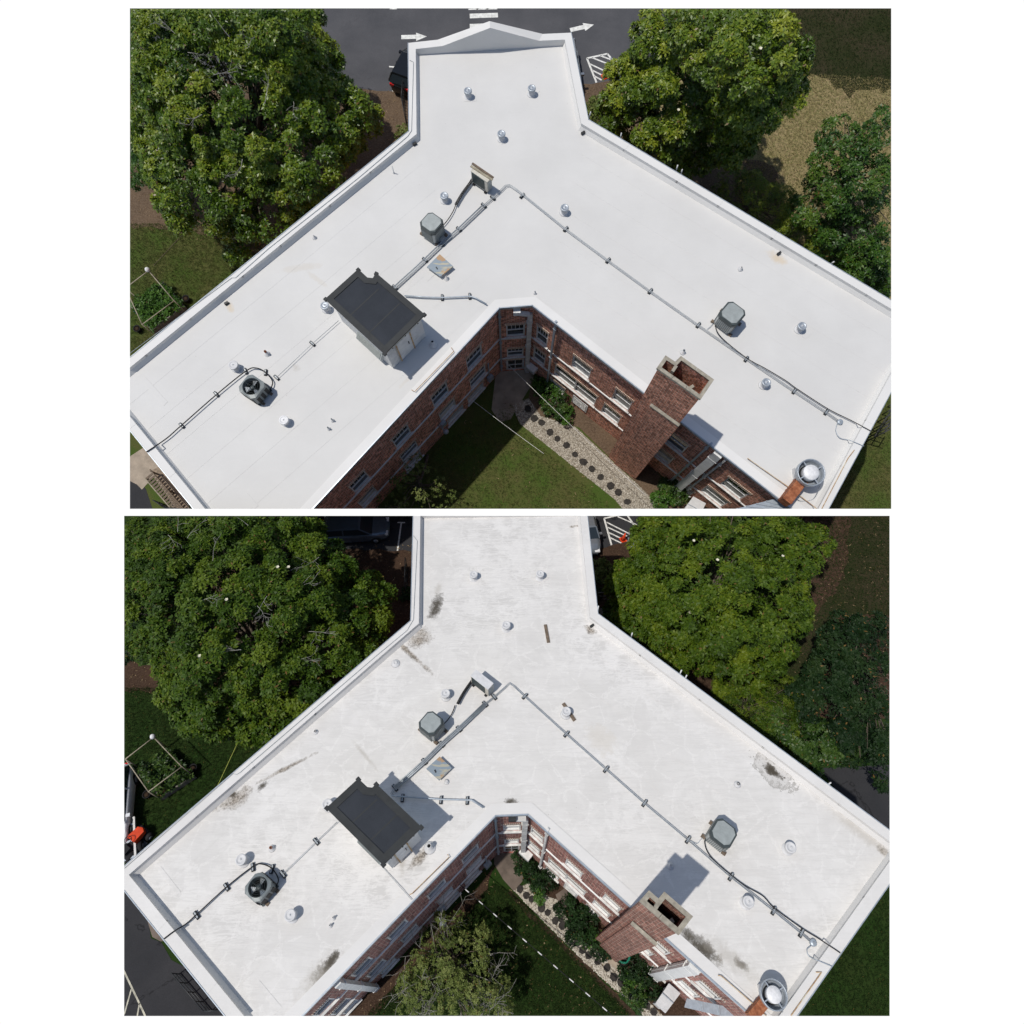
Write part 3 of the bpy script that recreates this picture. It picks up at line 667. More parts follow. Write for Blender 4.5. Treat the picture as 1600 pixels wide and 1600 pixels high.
def fan_condenser(px, py, label, rz, w_=.95, h=.82):
    z = P.zr; p = P.at(px, py, z+h); t = thing('air_conditioner', label, 'air conditioner', (p.x, p.y, z), rz); hw = w_/2
    mb = MB(); oc = octo(hw, hw, .16)
    # cabinet with a round mouth: side walls and a top plate ring
    for k in range(8): a, b = oc[k], oc[(k+1) % 8]; mb.quad((*a, .08), (*b, .08), (*b, h), (*a, h))
    n = 32; ring = [(hw*.84*math.cos(2*math.pi*k/n), hw*.84*math.sin(2*math.pi*k/n)) for k in range(n)]
    def edge(a):
        d = (math.cos(a), math.sin(a)); best = 9
        for k in range(8):
            p0, p1 = oc[k], oc[(k+1) % 8]; ex, ey = p1[0]-p0[0], p1[1]-p0[1]; den = d[0]*ey - d[1]*ex
            if abs(den) < 1e-9: continue
            tt = (p0[0]*ey - p0[1]*ex)/den; u = (p0[0]*d[1] - p0[1]*d[0])/den
            if tt > 0 and -1e-6 <= u <= 1+1e-6: best = min(best, tt)
        return (d[0]*best, d[1]*best)
    oo = [edge(2*math.pi*k/n) for k in range(n)]
    vs = [(*q, h+.03) for q in ring] + [(*q, h) for q in oo] + [(*q, h-.35) for q in ring]
    fs = []
    for k in range(n): k2 = (k+1) % n; fs += [(k, n+k, n+k2, k2), (2*n+k, k, k2, 2*n+k2)]
    fs.append(tuple(range(2*n, 3*n))); mb.add(vs, fs, smooth=False); obj('cabinet', mb, 'cabinet_grey', t)
    mb = MB(); mb.lathe([(hw*.83, h-.33), (0, h-.33)], 24); obj('fan_well', mb, 'grille_black', t)
    mb = MB(); mb.lathe([(.10, h-.22), (.10, h-.08), (.07, h-.06), (0, h-.055)], 16); obj('fan_hub', mb, 'cabinet_dark', t)
    for k in range(3):
        a = k*2.094 + .5; mb = MB(); ca, sa = math.cos(a), math.sin(a); cb, sb = math.cos(a+.75), math.sin(a+.75)
        mb.add([(ca*.09, sa*.09, h-.14), (ca*hw*.78, sa*hw*.78, h-.10), (cb*hw*.78, sb*hw*.78, h-.2), (cb*.09, sb*.09, h-.19)], [(0, 1, 2, 3)]); obj('fan_blade', mb, 'fan_blade', t)
    mb = MB()
    for sx_, sy_ in ((1, 0), (-1, 0), (0, 1), (0, -1)):
        for k in range(3):
            q = (-.55 + .55*k)*hw; c = (sx_*hw*1.0, q, h/2-.03) if sx_ else (q, sy_*hw*1.0, h/2-.03); mb.box(c, (.02, .17, h-.32) if sx_ else (.17, .02, h-.32))
    obj('louvre', mb, 'grille_black', t)
    mb = MB(); [mb.tube([(hw*q_*math.cos(a*.2618), hw*q_*math.sin(a*.2618), h+.02) for a in range(25)], .006, 4, cap=False) for q_ in (.25, .42, .60, .76)]; [mb.tube([(0, 0, h+.03), (hw*.84*math.cos(a*1.5708), hw*.84*math.sin(a*1.5708), h+.02)], .007, 4) for a in range(4)]; obj('fan_guard', mb, 'cabinet_dark', t)
    mb = MB(); mb.box((0, 0, .07), (w_*.98, w_*.98, .03)); obj('base_pan', mb, 'cabinet_dark', t)
    for a in (-1, 1):
        for b in (-1, 1): mb = MB(); mb.box((a*hw*1.02, b*hw*.6, .028), (.18, .13, .055)); obj('foot', mb, 'timber_brown', t)
    return t
def mini_split(px, py, label, rz, boards):
    z = P.zr; h = .72; p = P.at(px, py, z+h+.12); t = thing('heat_pump', label, 'heat pump', (p.x, p.y, z), rz)
    mb = MB(); mb.box((0, 0, .12+h/2), (.98, .36, h)); obj('cabinet', mb, 'beige_metal', t)
    mb = MB(); mb.box((-.06, -.19, .12+h/2), (.74, .02, h*.84)); obj('front_grille', mb, 'coil_green', t)
    mb = MB(); [mb.box((-.4+k*.085, -.203, .12+h/2), (.012, .008, h*.84)) for k in range(9)]; [mb.box((-.06, -.203, .2+k*.08), (.74, .006, .01)) for k in range(8)]; obj('grille_bars', mb, 'cabinet_dark', t)
    mb = MB(); [mb.box((.491, 0, .22+k*.05), (.012, .28, .02)) for k in range(11)]; obj('side_louvre', mb, 'cabinet_light', t)
    mb = MB(); mb.box((0, 0, .12+h+.012), (1.0, .38, .02)); obj('top_panel', mb, 'vent_white' if not boards else 'beige_metal', t)
    for x in (-.36, .36): mb = MB(); mb.box((x, -.02, .06), (.10, .46, .115)); obj('foot', mb, 'rubber_black', t)
    if boards:
        for k, (y, m) in enumerate(((.16, 'timber_brown'), (.03, 'timber_pale'))):
            b = obj('board', MB().box((0, 0, 0), (1.28, .10, .05)), m, None, (0, 0, 0))
            q = Matrix.Rotation(rz, 4, 'Z') @ Vector((-.03+.03*k, y, .12+h+.05)); b.location = (p.x+q.x, p.y+q.y, z+q.z); b.rotation_euler = (0, 0, rz + .03*k)
            b['category'] = 'board'; b['label'] = ('dark brown board laid along the back of the heat pump top' if k == 0 else 'pale grey board laid along the middle of the heat pump top')
    return t
def run(name, pts, z, r, mat, label, cat, n=1, gap=.05, smooth=1, zend=None, group=None):
    q = px3(pts, P.zr+z)
    if smooth > 1: pts = [(v.x, v.y) for v in smoothpath([(x, y, 0) for x, y in pts], 6)]; q = px3(pts, P.zr+z)
    if z < .3:                      # where it climbs over the parapet
        dense = []
        for i in range(len(pts)-1): m = max(1, int(math.dist(pts[i], pts[i+1])/3)); dense += [(pts[i][0]+(pts[i+1][0]-pts[i][0])*k/m, pts[i][1]+(pts[i+1][1]-pts[i][1])*k/m) for k in range(m)]
        dense.append(pts[-1]); low = px3(dense, P.zr+z); ins = inpoly(np.array([v.x for v in low]), np.array([v.y for v in low]), P.pin_poly)
        if not ins.all():
            up = [not k for k in ins]; up = [any(up[max(0, i-2):i+3]) for i in range(len(up))]
            q = [P.at(*d_, P.zr+HP+.05) if u_ else v for v, u_, d_ in zip(low, up, dense)]
    b = Vector((q[0].x, q[0].y, P.zr)); mb = MB()
    for k in range(n):
        off = (k-(n-1)/2)*gap; o = []
        for i, v in enumerate(q):
            d = (q[min(i+1, len(q)-1)] - q[max(i-1, 0)]).normalized(); o.append(v + Vector((-d.y, d.x, 0))*off)
        mb.tube(o, r, 7)
    me = obj(name, mb.shift(b), mat, None, b, 0, label, cat, None, group); return me
def block(px, py, ang, label, dz=.0):
    p = P.at(px, py, P.zr+.05); t = thing('support_block', label, 'support block', (p.x, p.y, P.zr), ang, 'black blocks under the roof conduits')
    mb = MB(); mb.box((0, 0, .04), (.12, .30, .08)); mb.box((0, 0, .088), (.07, .30, .018)); obj('block', mb, 'block_black', t)
    mb = MB(); mb.box((0, 0, .105), (.05, .26, .016)); mb.box((0, .12, .13), (.04, .02, .06)); mb.box((0, -.12, .13), (.04, .02, .06)); obj('strap', mb, 'conduit_metal', t)
    return t
def seg_angle(a, b): p, q = P.at(*a, P.zr), P.at(*b, P.zr); return math.atan2(q.y-p.y, q.x-p.x)
def conduit_blocks(pts, where, names):
    for i, (x, y) in enumerate(pts):
        a = pts[max(i-1, 0)]; b = pts[min(i+1, len(pts)-1)]
        block(x, y, seg_angle(a, b), names[i] if i < len(names) else 'black rubber block %s' % where)
def exhaust_fan(px, py, dpx, dpy, label, label2, sc=1.):
    z = P.zr; p = P.at(px, py, z+1.0); t = thing('exhaust_fan', label, 'exhaust fan', (p.x, p.y, z), 0); t.scale = (sc, sc, sc)
    mb = MB(); mb.box((0, 0, .17), (.78, .78, .34)); obj('curb', mb, 'vent_white', t)
    mb = MB(); mb.lathe([(.30, .34), (.34, .40), (.50, .52), (.56, .60), (.60, .78), (.61, 1.0), (.585, 1.02), (.56, 1.0), (.54, .78), (.46, .64), (.32, .60), (0., .60)], 36); obj('housing', mb, 'galvanised', t)
    mb = MB(); mb.lathe([(.40, .605), (.36, .72), (.0, .72)], 30); obj('throat', mb, 'grille_black', t)
    mb = MB(); mb.lathe([(.30, .66), (.345, .74), (.345, .98), (.33, 1.02), (.12, 1.035), (0, 1.04)], 32); obj('motor_cover', mb, 'reflective_white', t)
    for k in range(4): a = k*1.571+.5; mb = MB(); mb.beam((math.cos(a)*.32, math.sin(a)*.32, .93), (math.cos(a)*.585, math.sin(a)*.585, .93), .05, .03); obj('strut', mb, 'galvanised', t)
    q = P.at(dpx, dpy, z+.6); d = Vector((q.x-p.x, q.y-p.y, 0)); ang = math.atan2(d.y, d.x); L = d.length
    r2 = thing('duct', label2, 'duct', (p.x, p.y, z), ang); r2.scale = (sc, sc, sc); mb = MB(); L /= sc
    mb.box((L*.62+.22, 0, .32), (L*1.1, .44, .60)); obj('duct_body', mb, 'rust', r2)
    mb = MB(); [mb.box((x, 0, .325), (.03, .48, .63)) for x in (L*.2+.1, L*.62+.22, L*1.12+.2)]; obj('flange', mb, 'rust', r2)
    mb = MB(); mb.tube(smoothpath([(.0, .5, .9), (.1, .75, .5), (.5, .95, .05), (.9, .6, .03), (1.0, .28, .2)], 5), .012, 6); obj('wire', mb, 'galvanised', r2)
def hatch(pts, label):
    z = P.zr; q = [P.at(x, y, z+.24) for x, y in pts]; b = sum(q, Vector())/4; b.z = z; cp = [(p.x, p.y) for p in q]; t = thing('roof_hatch', label, 'roof hatch', b)
    mb = MB(); mb.prism(inset(cp, [.06]*4), z+.001, z+.2); obj('kerb', mb.shift(b), 'vent_white', t)
    mb = MB(); mb.prism(cp, z+.17, z+.24); 
    o = obj('lid', mb.shift(b), 'hatch_lid', t); mb = MB(); mb.box((-.15, -.12, .26), (.05, .12, .03), .5); obj('handle', mb, 'dark_frame', t)
def penthouse(D):
    z = P.zr; hp = 2.05; q = [P.at(x, y, z+hp) for x, y in D['pts']]; b = sum(q, Vector())/len(q); b.z = z; cp = [(p.x, p.y) for p in q]; n = len(cp)
    t = thing('roof_shed', D['label'], 'roof shed', b); wi = inset(cp, [.14]*n)
    mb = MB(); mb.prism(wi, z+.001, z+hp-.12); obj('wall', mb.shift(b), 'siding', t)
    mb = MB(); mb.prism(cp, z+hp-.12, z+hp-.01); obj('fascia', mb.shift(b), 'beige_metal', t)
    mb = MB(); mb.prism(inset(cp, [.2]*n), z+hp-.011, z+hp+.012); obj('roof', mb.shift(b), 'dark_membrane', t)
    a_, b_ = Vector(cp[0]), Vector(cp[1]); c_, d_ = Vector(cp[6]), Vector(cp[5])
    for f_ in (.36, .68): p0, p1 = a_.lerp(c_, f_), b_.lerp(d_, f_); e0 = p0.lerp(p1, .09); e1 = p0.lerp(p1, .91); mb = MB(); mb.beam((e0.x, e0.y, z+hp+.012), (e1.x, e1.y, z+hp+.012), .05, .008); obj('roof_lap', mb.shift(b), 'dark_trim', t)
    inn = inset(cp, [.25]*n); ou = inset(cp, [-.02]*n)
    for k in range(n):
        k2 = (k+1) % n; mb = MB(); mb.prism([ou[k], ou[k2], inn[k2], inn[k]], z+hp-.03, z+hp+.045); obj('roof_edging', mb.shift(b), 'dark_trim', t)
    for k in (0, 1, n-3, n-2, n-1):
        c = cp[k]; v = Vector((cp[k-1][0]-c[0], cp[k-1][1]-c[1])).normalized(); mb = MB(); mb.box((c[0], c[1], z+hp-.0), (.15, .15, .11), math.atan2(v.y, v.x)); obj('corner_cap', mb.shift(b), 'dark_trim', t)
    # south-east face with the door
    ia, ib = D['door_edge']; a, c = Vector(wi[ia]), Vector(wi[ib]); u = (c-a).normalized(); L = (c-a).length; nrm = Vector((u.y, -u.x))
    if nrm.dot(a - Vector((b.x, b.y))) < 0: nrm = -nrm
    def slab(s0, s1, z0, z1, o0, o1):
        m = MB(); vs = [(*(a+u*s+nrm*o), zz) for o in (o0, o1) for s, zz in ((s0, z0), (s1, z0), (s1, z1), (s0, z1))]
        m.add(vs, [(0,3,2,1), (4,5,6,7), (0,1,5,4), (1,2,6,5), (2,3,7,6), (3,0,4,7)]); return m
    dr = obj('door', slab(L*.36, L*.74, z+.12, z+1.72, .0, .05).shift(b), 'painted_white', t)
    for s in (.35, .74): obj('door_bar', slab(L*s, L*s+.05, z+.05, z+1.78, .051, .08).shift(b), 'rust_thin', dr)
    obj('door_frame', slab(L*.33, L*.78, z+1.73, z+1.80, 0, .09).shift(b), 'cabinet_light', dr); obj('handle', slab(L*.45, L*.45+.03, z+.9, z+1.1, .051, .1).shift(b), 'dark_frame', dr)
    for k in range(3): obj('bracket', slab(L*(.12+.36*k), L*(.12+.36*k)+.05, z+1.83, z+1.9, 0, .14).shift(b), 'dark_frame', t)
    for k in range(7): obj('clapboard', slab(.02, L*.34, z+.1+k*.25, z+.335+k*.25, .001, .02).shift(b), 'siding', t); obj('clapboard', slab(L*.79, L-.02, z+.1+k*.25, z+.335+k*.25, .001, .02).shift(b), 'siding', t)
    # sloping louvred hood on the south-west face
    ia, ib = D['hood_edge']; a, c = Vector(wi[ia]), Vector(wi[ib]); u = (c-a).normalized(); L = (c-a).length; nrm = Vector((u.y, -u.x))
    if nrm.dot(a - Vector((b.x, b.y))) < 0: nrm = -nrm
    m = MB(); s0, s1 = L*D['hood'][0], L*D['hood'][1]; vs = [(*(a+u*s+nrm*o), zz) for s in (s0, s1) for o, zz in ((.0, z+.35), (.2, z+.30), (.22, z+.45), (.0, z+.85))]
    m.add(vs, [(0,1,2,3), (7,6,5,4), (0,4,5,1), (1,5,6,2), (2,6,7,3), (3,7,4,0)]); hd = obj('hood', m.shift(b), 'cabinet_light', t)
    m = MB()
    for k in range(6):
        o, zz = .03+.032*k, z+.84-.06*k; vs = [(*(a+u*(s0+.05)+nrm*o), zz), (*(a+u*(s1-.05)+nrm*o), zz), (*(a+u*(s1-.05)+nrm*(o+.03)), zz), (*(a+u*(s0+.05)+nrm*(o+.03)), zz)]
        vs += [(x, y, q_-.03) for x, y, q_ in vs]; m.add(vs, [(3,2,1,0), (4,5,6,7), (0,1,5,4), (1,2,6,5), (2,3,7,6), (3,0,4,7)])
    obj('slat', m.shift(b), 'cabinet_grey', hd); P.outline_pent = cp
    return t
def wheel(t, x, y, r, rz=0):
    def ring(prof, mat, name):
        mb = MB(); mb.lathe(prof, 20); mb.v = [(vx+x, vz_+y, vy+r) for vx, vy, vz_ in [(v[0], v[1], v[2]) for v in mb.v]]
        return obj(name, mb, mat, t)
    w_ = ring([(r*.55, -.11), (r, -.10), (r, .10), (r*.55, .11), (r*.5, .02), (r*.5, -.02)], 'rubber_black', 'tyre')
    return w_, ring([(r*.5, -.115), (r*.5, .115), (.06, .09), (0., .09)], 'galvanised', 'rim')
def car(name, label, px, py, rz, paint, L=4.4, W=1.85):
    p = P.at(px, py, .6); t = thing(name, label, 'car', (p.x, p.y, .004), rz); hw = W/2
    st = [(-.5, .62, .38, .80), (-.485, .72, .30, .93), (-.42, .93, .22, 1.02), (-.25, 1., .2, 1.04), (0., 1., .2, 1.02), (.2, 1., .2, .99), (.33, .97, .2, .90), (.44, .86, .24, .78), (.49, .68, .32, .66), (.5, .5, .38, .58)]
    vs = []; fs = []; m = 10
    for (x, kw, zb, zt) in st:
        a = hw*kw
        for (yy, zz) in ((-a*.92, zb), (-a, zb+.12), (-a, zt-.22), (-a*.93, zt-.06), (-a*.7, zt), (a*.7, zt), (a*.93, zt-.06), (a, zt-.22), (a, zb+.12), (a*.92, zb)): vs.append((x*L, yy, zz))
    for i in range(len(st)-1):
        for k in range(m): k2 = (k+1) % m; fs.append((i*m+k, (i+1)*m+k, (i+1)*m+k2, i*m+k2))
    fs.append(tuple(range(m))); fs.append(tuple(range((len(st)-1)*m, len(st)*m))[::-1])
    mb = MB(); mb.add(vs, fs, smooth=True); obj('body', mb, paint, t)
    def ringq(x0, x1, x2, x3, z0, z1, k0, k1): # tapered cabin block
        return [(x0*L, -hw*k0, z0), (x3*L, -hw*k0, z0), (x3*L, hw*k0, z0), (x0*L, hw*k0, z0), (x1*L, -hw*k1, z1), (x2*L, -hw*k1, z1), (x2*L, hw*k1, z1), (x1*L, hw*k1, z1)]
    bf = [(0,3,2,1), (4,5,6,7), (0,1,5,4), (1,2,6,5), (2,3,7,6), (3,0,4,7)]
    mb = MB(); mb.add(ringq(-.47, -.39, .08, .26, .96, 1.40, .90, .72), bf); obj('windows', mb, 'car_glass', t)
    mb = MB(); mb.add(ringq(-.40, -.385, .075, .10, 1.385, 1.46, .74, .66), bf); obj('roof', mb, paint, t)
    for s in (-1, 1):
        for (x0, x1) in ((-.46, -.395), (.255, .085), (-.15, -.15)): mb = MB(); mb.beam((x0*L, s*hw*.90, .97), (x1*L, s*hw*.725, 1.40), .07, .05); obj('pillar', mb, paint, t)
    for sx_ in (-.31, .30):
        for sy_ in (-1, 1): wheel(t, sx_*L, sy_*(hw-.1), .34)
    for s in (-1, 1):
        obj('tail_light', MB().box((-.478*L, s*hw*.62, .82), (.14, .3, .16)), 'tail_red', t); obj('headlight', MB().box((.462*L, s*hw*.60, .68), (.22, .34, .12)), 'reflective_white', t)
        obj('mirror', MB().box((.17*L, s*(hw+.06), .98), (.16, .2, .12)), paint, t)
    return t
def railing(name, label, cat, pts, h=1., mat='dark_frame', n=6, z=0., r=.025, rails=(1., .55, .12)):
    q = [P.at(x, y, z) for x, y in pts]; b = q[0].copy(); t = thing(name, label, cat, b)
    for k in range(len(q)-1):
        for f in rails: mb = MB(); mb.tube([q[k]+Vector((0, 0, h*f)), q[k+1]+Vector((0, 0, h*f))], r, 6); obj('rail', mb.shift(b), mat, t)
    for k in range(len(q)-1):
        for j in range(n+1):
            if k and j == 0: continue
            p = q[k].lerp(q[k+1], j/n); mb = MB(); mb.tube([p + Vector((0, 0, -.05)), p+Vector((0, 0, h))], r, 6); obj('post', mb.shift(b), mat, t)
    return t
def planter(D):
    """timber raised bed full of vegetables with a pole frame round it"""
    q = [P.at(x, y, .45) for x, y in D['box']]; b = sum(q, Vector())/4; b.z = 0; cp = [(p.x, p.y) for p in q]; t = thing('raised_garden_bed', D['label'], 'garden bed', b)
    inn = inset(cp, [.09]*4)
    for k in range(4):
        k2 = (k+1) % 4
        for z0 in (0., .23): mb = MB(); mb.prism([cp[k], cp[k2], inn[k2], inn[k]], z0+.004, z0+.22); obj('board', mb.shift(b), D['wood'], t)
    mb = MB(); mb.prism(inn, 0, .38); obj('earth', mb.shift(b), 'soil', t)
    n = 420; u = rng.random((n, 2)); A, B, C_, D_ = [np.array([p.x, p.y, 0]) for p in q]
    pos = (A*(1-u[:, :1])*(1-u[:, 1:]) + B*u[:, :1]*(1-u[:, 1:]) + C_*u[:, :1]*u[:, 1:] + D_*(1-u[:, :1])*u[:, 1:]); pos[:, 2] = .4 + rng.random(n)*.5*(np.sin(u[:, 0]*7)**2*.7+.3)
    ax = unit(np.stack([rng.normal(0, .4, n), rng.normal(0, .4, n), np.ones(n)], 1)); me = leaves_mesh('vegetables', pos, ax, np.clip(rng.normal(.5, .25, n), 0, .95), D['leaf'], 7, .19, .075, .5, tuple(b))
    if me: obj('vegetables', me, D['leaf'], t)
    fr = [P.at(x, y, 1.7) for x, y in D['poles']]; f = thing('pole_frame', D['label2'], 'pole frame', (fr[0].x, fr[0].y, 0)); fb = Vector((fr[0].x, fr[0].y, 0))
    for k, p in enumerate(fr):
        mb = MB(); mb.tube([(p.x, p.y, -.05), (p.x, p.y, 1.72)], .03, 7); obj('pole', mb.shift(fb), 'timber_pale', f)
        k2 = (k+1) % len(fr); mb = MB(); mb.tube([p, fr[k2]], .028, 7); obj('rail', mb.shift(fb), 'timber_pale', f)
    mb = MB(); mb.lathe([(0., .0), (.12, .02), (.14, .1), (.1, .2), (0, .24)], 14, (fr[D['lamp']].x, fr[D['lamp']].y, 1.72)); obj('jug', mb.shift(fb), 'reflective_white', f)
    for (x, y, mat, lab) in D['pots']:
        p = P.at(x, y, .15); tt = thing('bucket', lab, 'bucket', (p.x, p.y, .004), 0); mb = MB(); mb.lathe([(.15, 0), (.2, .3), (.215, .3), (.215, .33), (.185, .33), (.17, .06), (0, .06)], 16); obj('shell', mb, mat, tt)
        mb = MB(); mb.lathe([(.18, .26), (0, .28)], 14); obj('soil', mb, 'soil', tt)
def stone(px, py, parent, r=.2, mat='stone_dark'):
    p = P.at(px + random.uniform(-2, 2), py + random.uniform(-2, 2), 0.03); r *= random.uniform(.85, 1.15); n = random.choice((6, 7, 8)); a0 = random.random()*6; pts = [(p.x+math.cos(a0+k*6.283/n)*r*random.uniform(.85, 1.12), p.y+math.sin(a0+k*6.283/n)*r*random.uniform(.8, 1.1)) for k in range(n)]
    mb = MB(); mb.prism(pts, .012, .06+random.uniform(0, .02)); return obj('stepping_stone', mb, mat, parent)
def pebbles(poly_px, n, parent=None):
    poly = [(p.x, p.y) for p in pxpoly(poly_px)]; xs = [p[0] for p in poly]; ys = [p[1] for p in poly]
    x = rng.uniform(min(xs), max(xs), n); y = rng.uniform(min(ys), max(ys), n); k = inpoly(x, y, poly); x, y = x[k], y[k]; m = len(x)
    s = rng.uniform(.022, .052, m); a = rng.uniform(0, 6.28, m); el = rng.uniform(.6, 1.2, m)
    T = np.array([(1,0,0), (0,1,0), (-1,0,0), (0,-1,0), (0,0,.7)]); ca, sa = np.cos(a), np.sin(a)
    vx = T[None, :, 0]*s[:, None]*el[:, None]; vy = T[None, :, 1]*s[:, None]
    V = np.stack([x[:, None] + vx*ca[:, None] - vy*sa[:, None], y[:, None] + vx*sa[:, None] + vy*ca[:, None], .012 + T[None, :, 2]*s[:, None]], 2).reshape(-1, 3)
    F = (np.arange(m)[:, None, None]*5 + np.array([(0,1,4), (1,2,4), (2,3,4), (3,0,4)])[None]).reshape(-1, 3)
    me = bpy.data.meshes.new('pebbles'); me.from_pydata(V.tolist(), [], F.tolist()); me.materials.append(MATS['pebble']); return obj('pebbles', me, 'pebble', parent, kind='stuff')
def tufts(name, n, mat, region_px, ln=.09, wd=.018, exclude=()):
    """short grass: one object of many small blades"""
    poly = [(p.x, p.y) for p in pxpoly(region_px)]; xs = [p[0] for p in poly]; ys = [p[1] for p in poly]
    x = rng.uniform(min(xs), max(xs), n); y = rng.uniform(min(ys), max(ys), n); k = inpoly(x, y, poly) & ~inpoly(x, y, P.outline)
    for e in exclude: k &= ~inpoly(x, y, [(p.x, p.y) for p in pxpoly(e)])
    pos = np.stack([x[k], y[k], np.full(k.sum(), .024)], 1); ax = unit(np.stack([rng.normal(0, .25, len(pos)), rng.normal(0, .25, len(pos)), np.ones(len(pos))], 1))
    me = leaves_mesh(name, pos, ax, np.clip(rng.normal(.45, .25, len(pos)), 0, .94), mat, 4, ln, wd, .9)
    if me: obj(name, me, mat, None, kind='stuff')
leaf_mat('blade_sunny', (.06, .095, .018), (.10, .125, .03), (.16, .16, .06), .7, .2, .2)
leaf_mat('litter', (.10, .06, .03), (.22, .15, .08), (.38, .28, .16), .8, .1, 0)
def litter(n, region_px):
    poly = [(p.x, p.y) for p in pxpoly(region_px)]; xs = [p[0] for p in poly]; ys = [p[1] for p in poly]
    x = rng.uniform(min(xs), max(xs), n); y = rng.uniform(min(ys), max(ys), n); k = inpoly(x, y, poly) & ~inpoly(x, y, P.outline)
    pos = np.stack([x[k], y[k], np.full(k.sum(), .035)], 1); ax = unit(np.stack([rng.normal(0, .3, len(pos)), rng.normal(0, .3, len(pos)), np.ones(len(pos))], 1))
    me = leaves_mesh('leaf_litter', pos, ax, np.clip(rng.normal(.45, .3, len(pos)), 0, .94), 'litter', 2, .075, .045, .15)
    if me: obj('leaf_litter', me, 'litter', None, kind='stuff')
leaf_mat('blade_dry', (.14, .15, .05), (.28, .24, .10), (.40, .32, .17), .8, .1, .1)
leaf_mat('blade_dark', (.012, .03, .007), (.022, .045, .010), (.04, .06, .018), .8, .1, .1)  # dimmed grass blades for the overcast plot and the painted shade

def roof_mat(name, base_px, c_lo, c_hi, stains, dirt, z, streak=0.):
    """white membrane; stains = (px, py, long radius, short radius, direction px, kind)"""
    b = P.at(*base_px, z); g = NG(name); n1 = g.noise(.35, 5, .6); n2 = g.noise(2.6, 6, .7); n3 = g.noise(14, 5, .7)
    c = g.ramp(n1, [(.35, c_lo), (.65, c_hi)])
    if dirt:
        a = g.noise(.16, 3, .5); zone = g.ramp(a, [(.42, 0.), (.56, 1.)])
        wv = g.noise(1.6, 6, .75, g.mapping(rot=(0, 0, R(-38)), scale=(.35, 2.6, 1)), 1.2); st = g.ramp(wv, [(.44, 0.), (.50, 1.), (.56, .0)])
        blot = g.ramp(g.noise(.9, 8, .7, None, .3), [(.47, 0.), (.54, 1.)])
        c = g.mix(g.math('MULTIPLY', g.math('MULTIPLY', blot, g.ramp(a, [(.40, .25), (.60, 1.)])), dirt*.8), c, tuple(x*.87 for x in c_lo))
        ve = g.vor(.9, g.mapping(vec=None, scale=(1, 1, 0)) if False else g.obj, 'DISTANCE_TO_EDGE'); vv = g.math('ADD', ve.outputs['Distance'], g.math('MULTIPLY', g.math('SUBTRACT', g.noise(3.2, 5, .7), .5), .35))
        c = g.mix(g.math('MULTIPLY', g.ramp(g.math('ABSOLUTE', vv), [(.0, 1.), (.035, 0.)]), dirt*.55), c, tuple(min(1, x*1.08) for x in c_hi))
        wv2 = g.noise(1.1, 6, .7, g.mapping(rot=(0, 0, R(35)), scale=(.4, 4.5, 1)), .8); c = g.mix(g.math('MULTIPLY', g.ramp(wv2, [(.50, 0.), (.54, 1.), (.60, 0.)]), dirt*.5), c, tuple(x*.9 for x in c_lo))
        c = g.mix(g.math('MULTIPLY', g.math('MULTIPLY', st, zone), dirt*.75), c, tuple(min(1, x*1.07) for x in c_hi))
        c = g.mix(g.math('MULTIPLY', g.ramp(n3, [(.62, 0.), (.74, 1.)]), .14), c, (.42, .40, .36))
        sp = g.vor(2.3); c = g.mix(g.ramp(sp.outputs['Distance'], [(.02, .75), (.035, 0.)]), c, g.mix(g.ramp(n2, [(.5, 0.), (.56, 1.)]), c, (.20, .13, .09)))
    for (px, py, l, s_, (qx, qy), kind) in stains:
        p = P.at(px, py, z); q = P.at(qx, qy, z); ang = math.atan2(q.y-p.y, q.x-p.x)
        m = g.mapping(loc=(p.x-b.x, p.y-b.y, 0), rot=(0, 0, ang), scale=(l, s_, 1), kind='TEXTURE')
        ln_ = g.n('ShaderNodeVectorMath', operation='LENGTH'); fl = g.mapping(vec=m, scale=(1, 1, 0)); g.l(fl, ln_.inputs[0])
        d = g.math('ADD', ln_.outputs['Value'], g.math('MULTIPLY', g.math('SUBTRACT', n2, .5), 2.0)); d = g.math('ADD', d, g.math('MULTIPLY', g.math('SUBTRACT', n3, .5), 1.1))
        if kind == 'mould': c = g.mix(g.ramp(d, [(.25, .95), (.7, .55), (1.1, 0.)]), c, (.060, .050, .035))
        elif kind == 'mud': c = g.mix(g.ramp(d, [(.2, .85), (.6, .5), (1., 0.)]), c, g.mix(g.ramp(n3, [(.45, 0.), (.55, 1.)]), (.11, .085, .055), (.36, .31, .25)))
        elif kind == 'ring': c = g.mix(g.ramp(d, [(.0, .95), (.3, .85), (.48, .12), (.78, .25), (.92, .7), (1.05, 0.)]), c, (.16, .145, .12))
        elif kind == 'tan': c = g.mix(g.ramp(d, [(.3, .35), (.8, .22), (1.1, 0.)]), c, (.55, .50, .42))
        elif kind == 'rusty': c = g.mix(g.ramp(d, [(.2, .5), (1., 0.)]), c, (.60, .45, .25))
        elif kind == 'faint': c = g.mix(g.ramp(d, [(.2, .5), (1., 0.)]), c, (.40, .37, .32))
    g.out(c, .62, 0, .3); g.bump(g.noise(.9, 4), .12, .05); return g.m

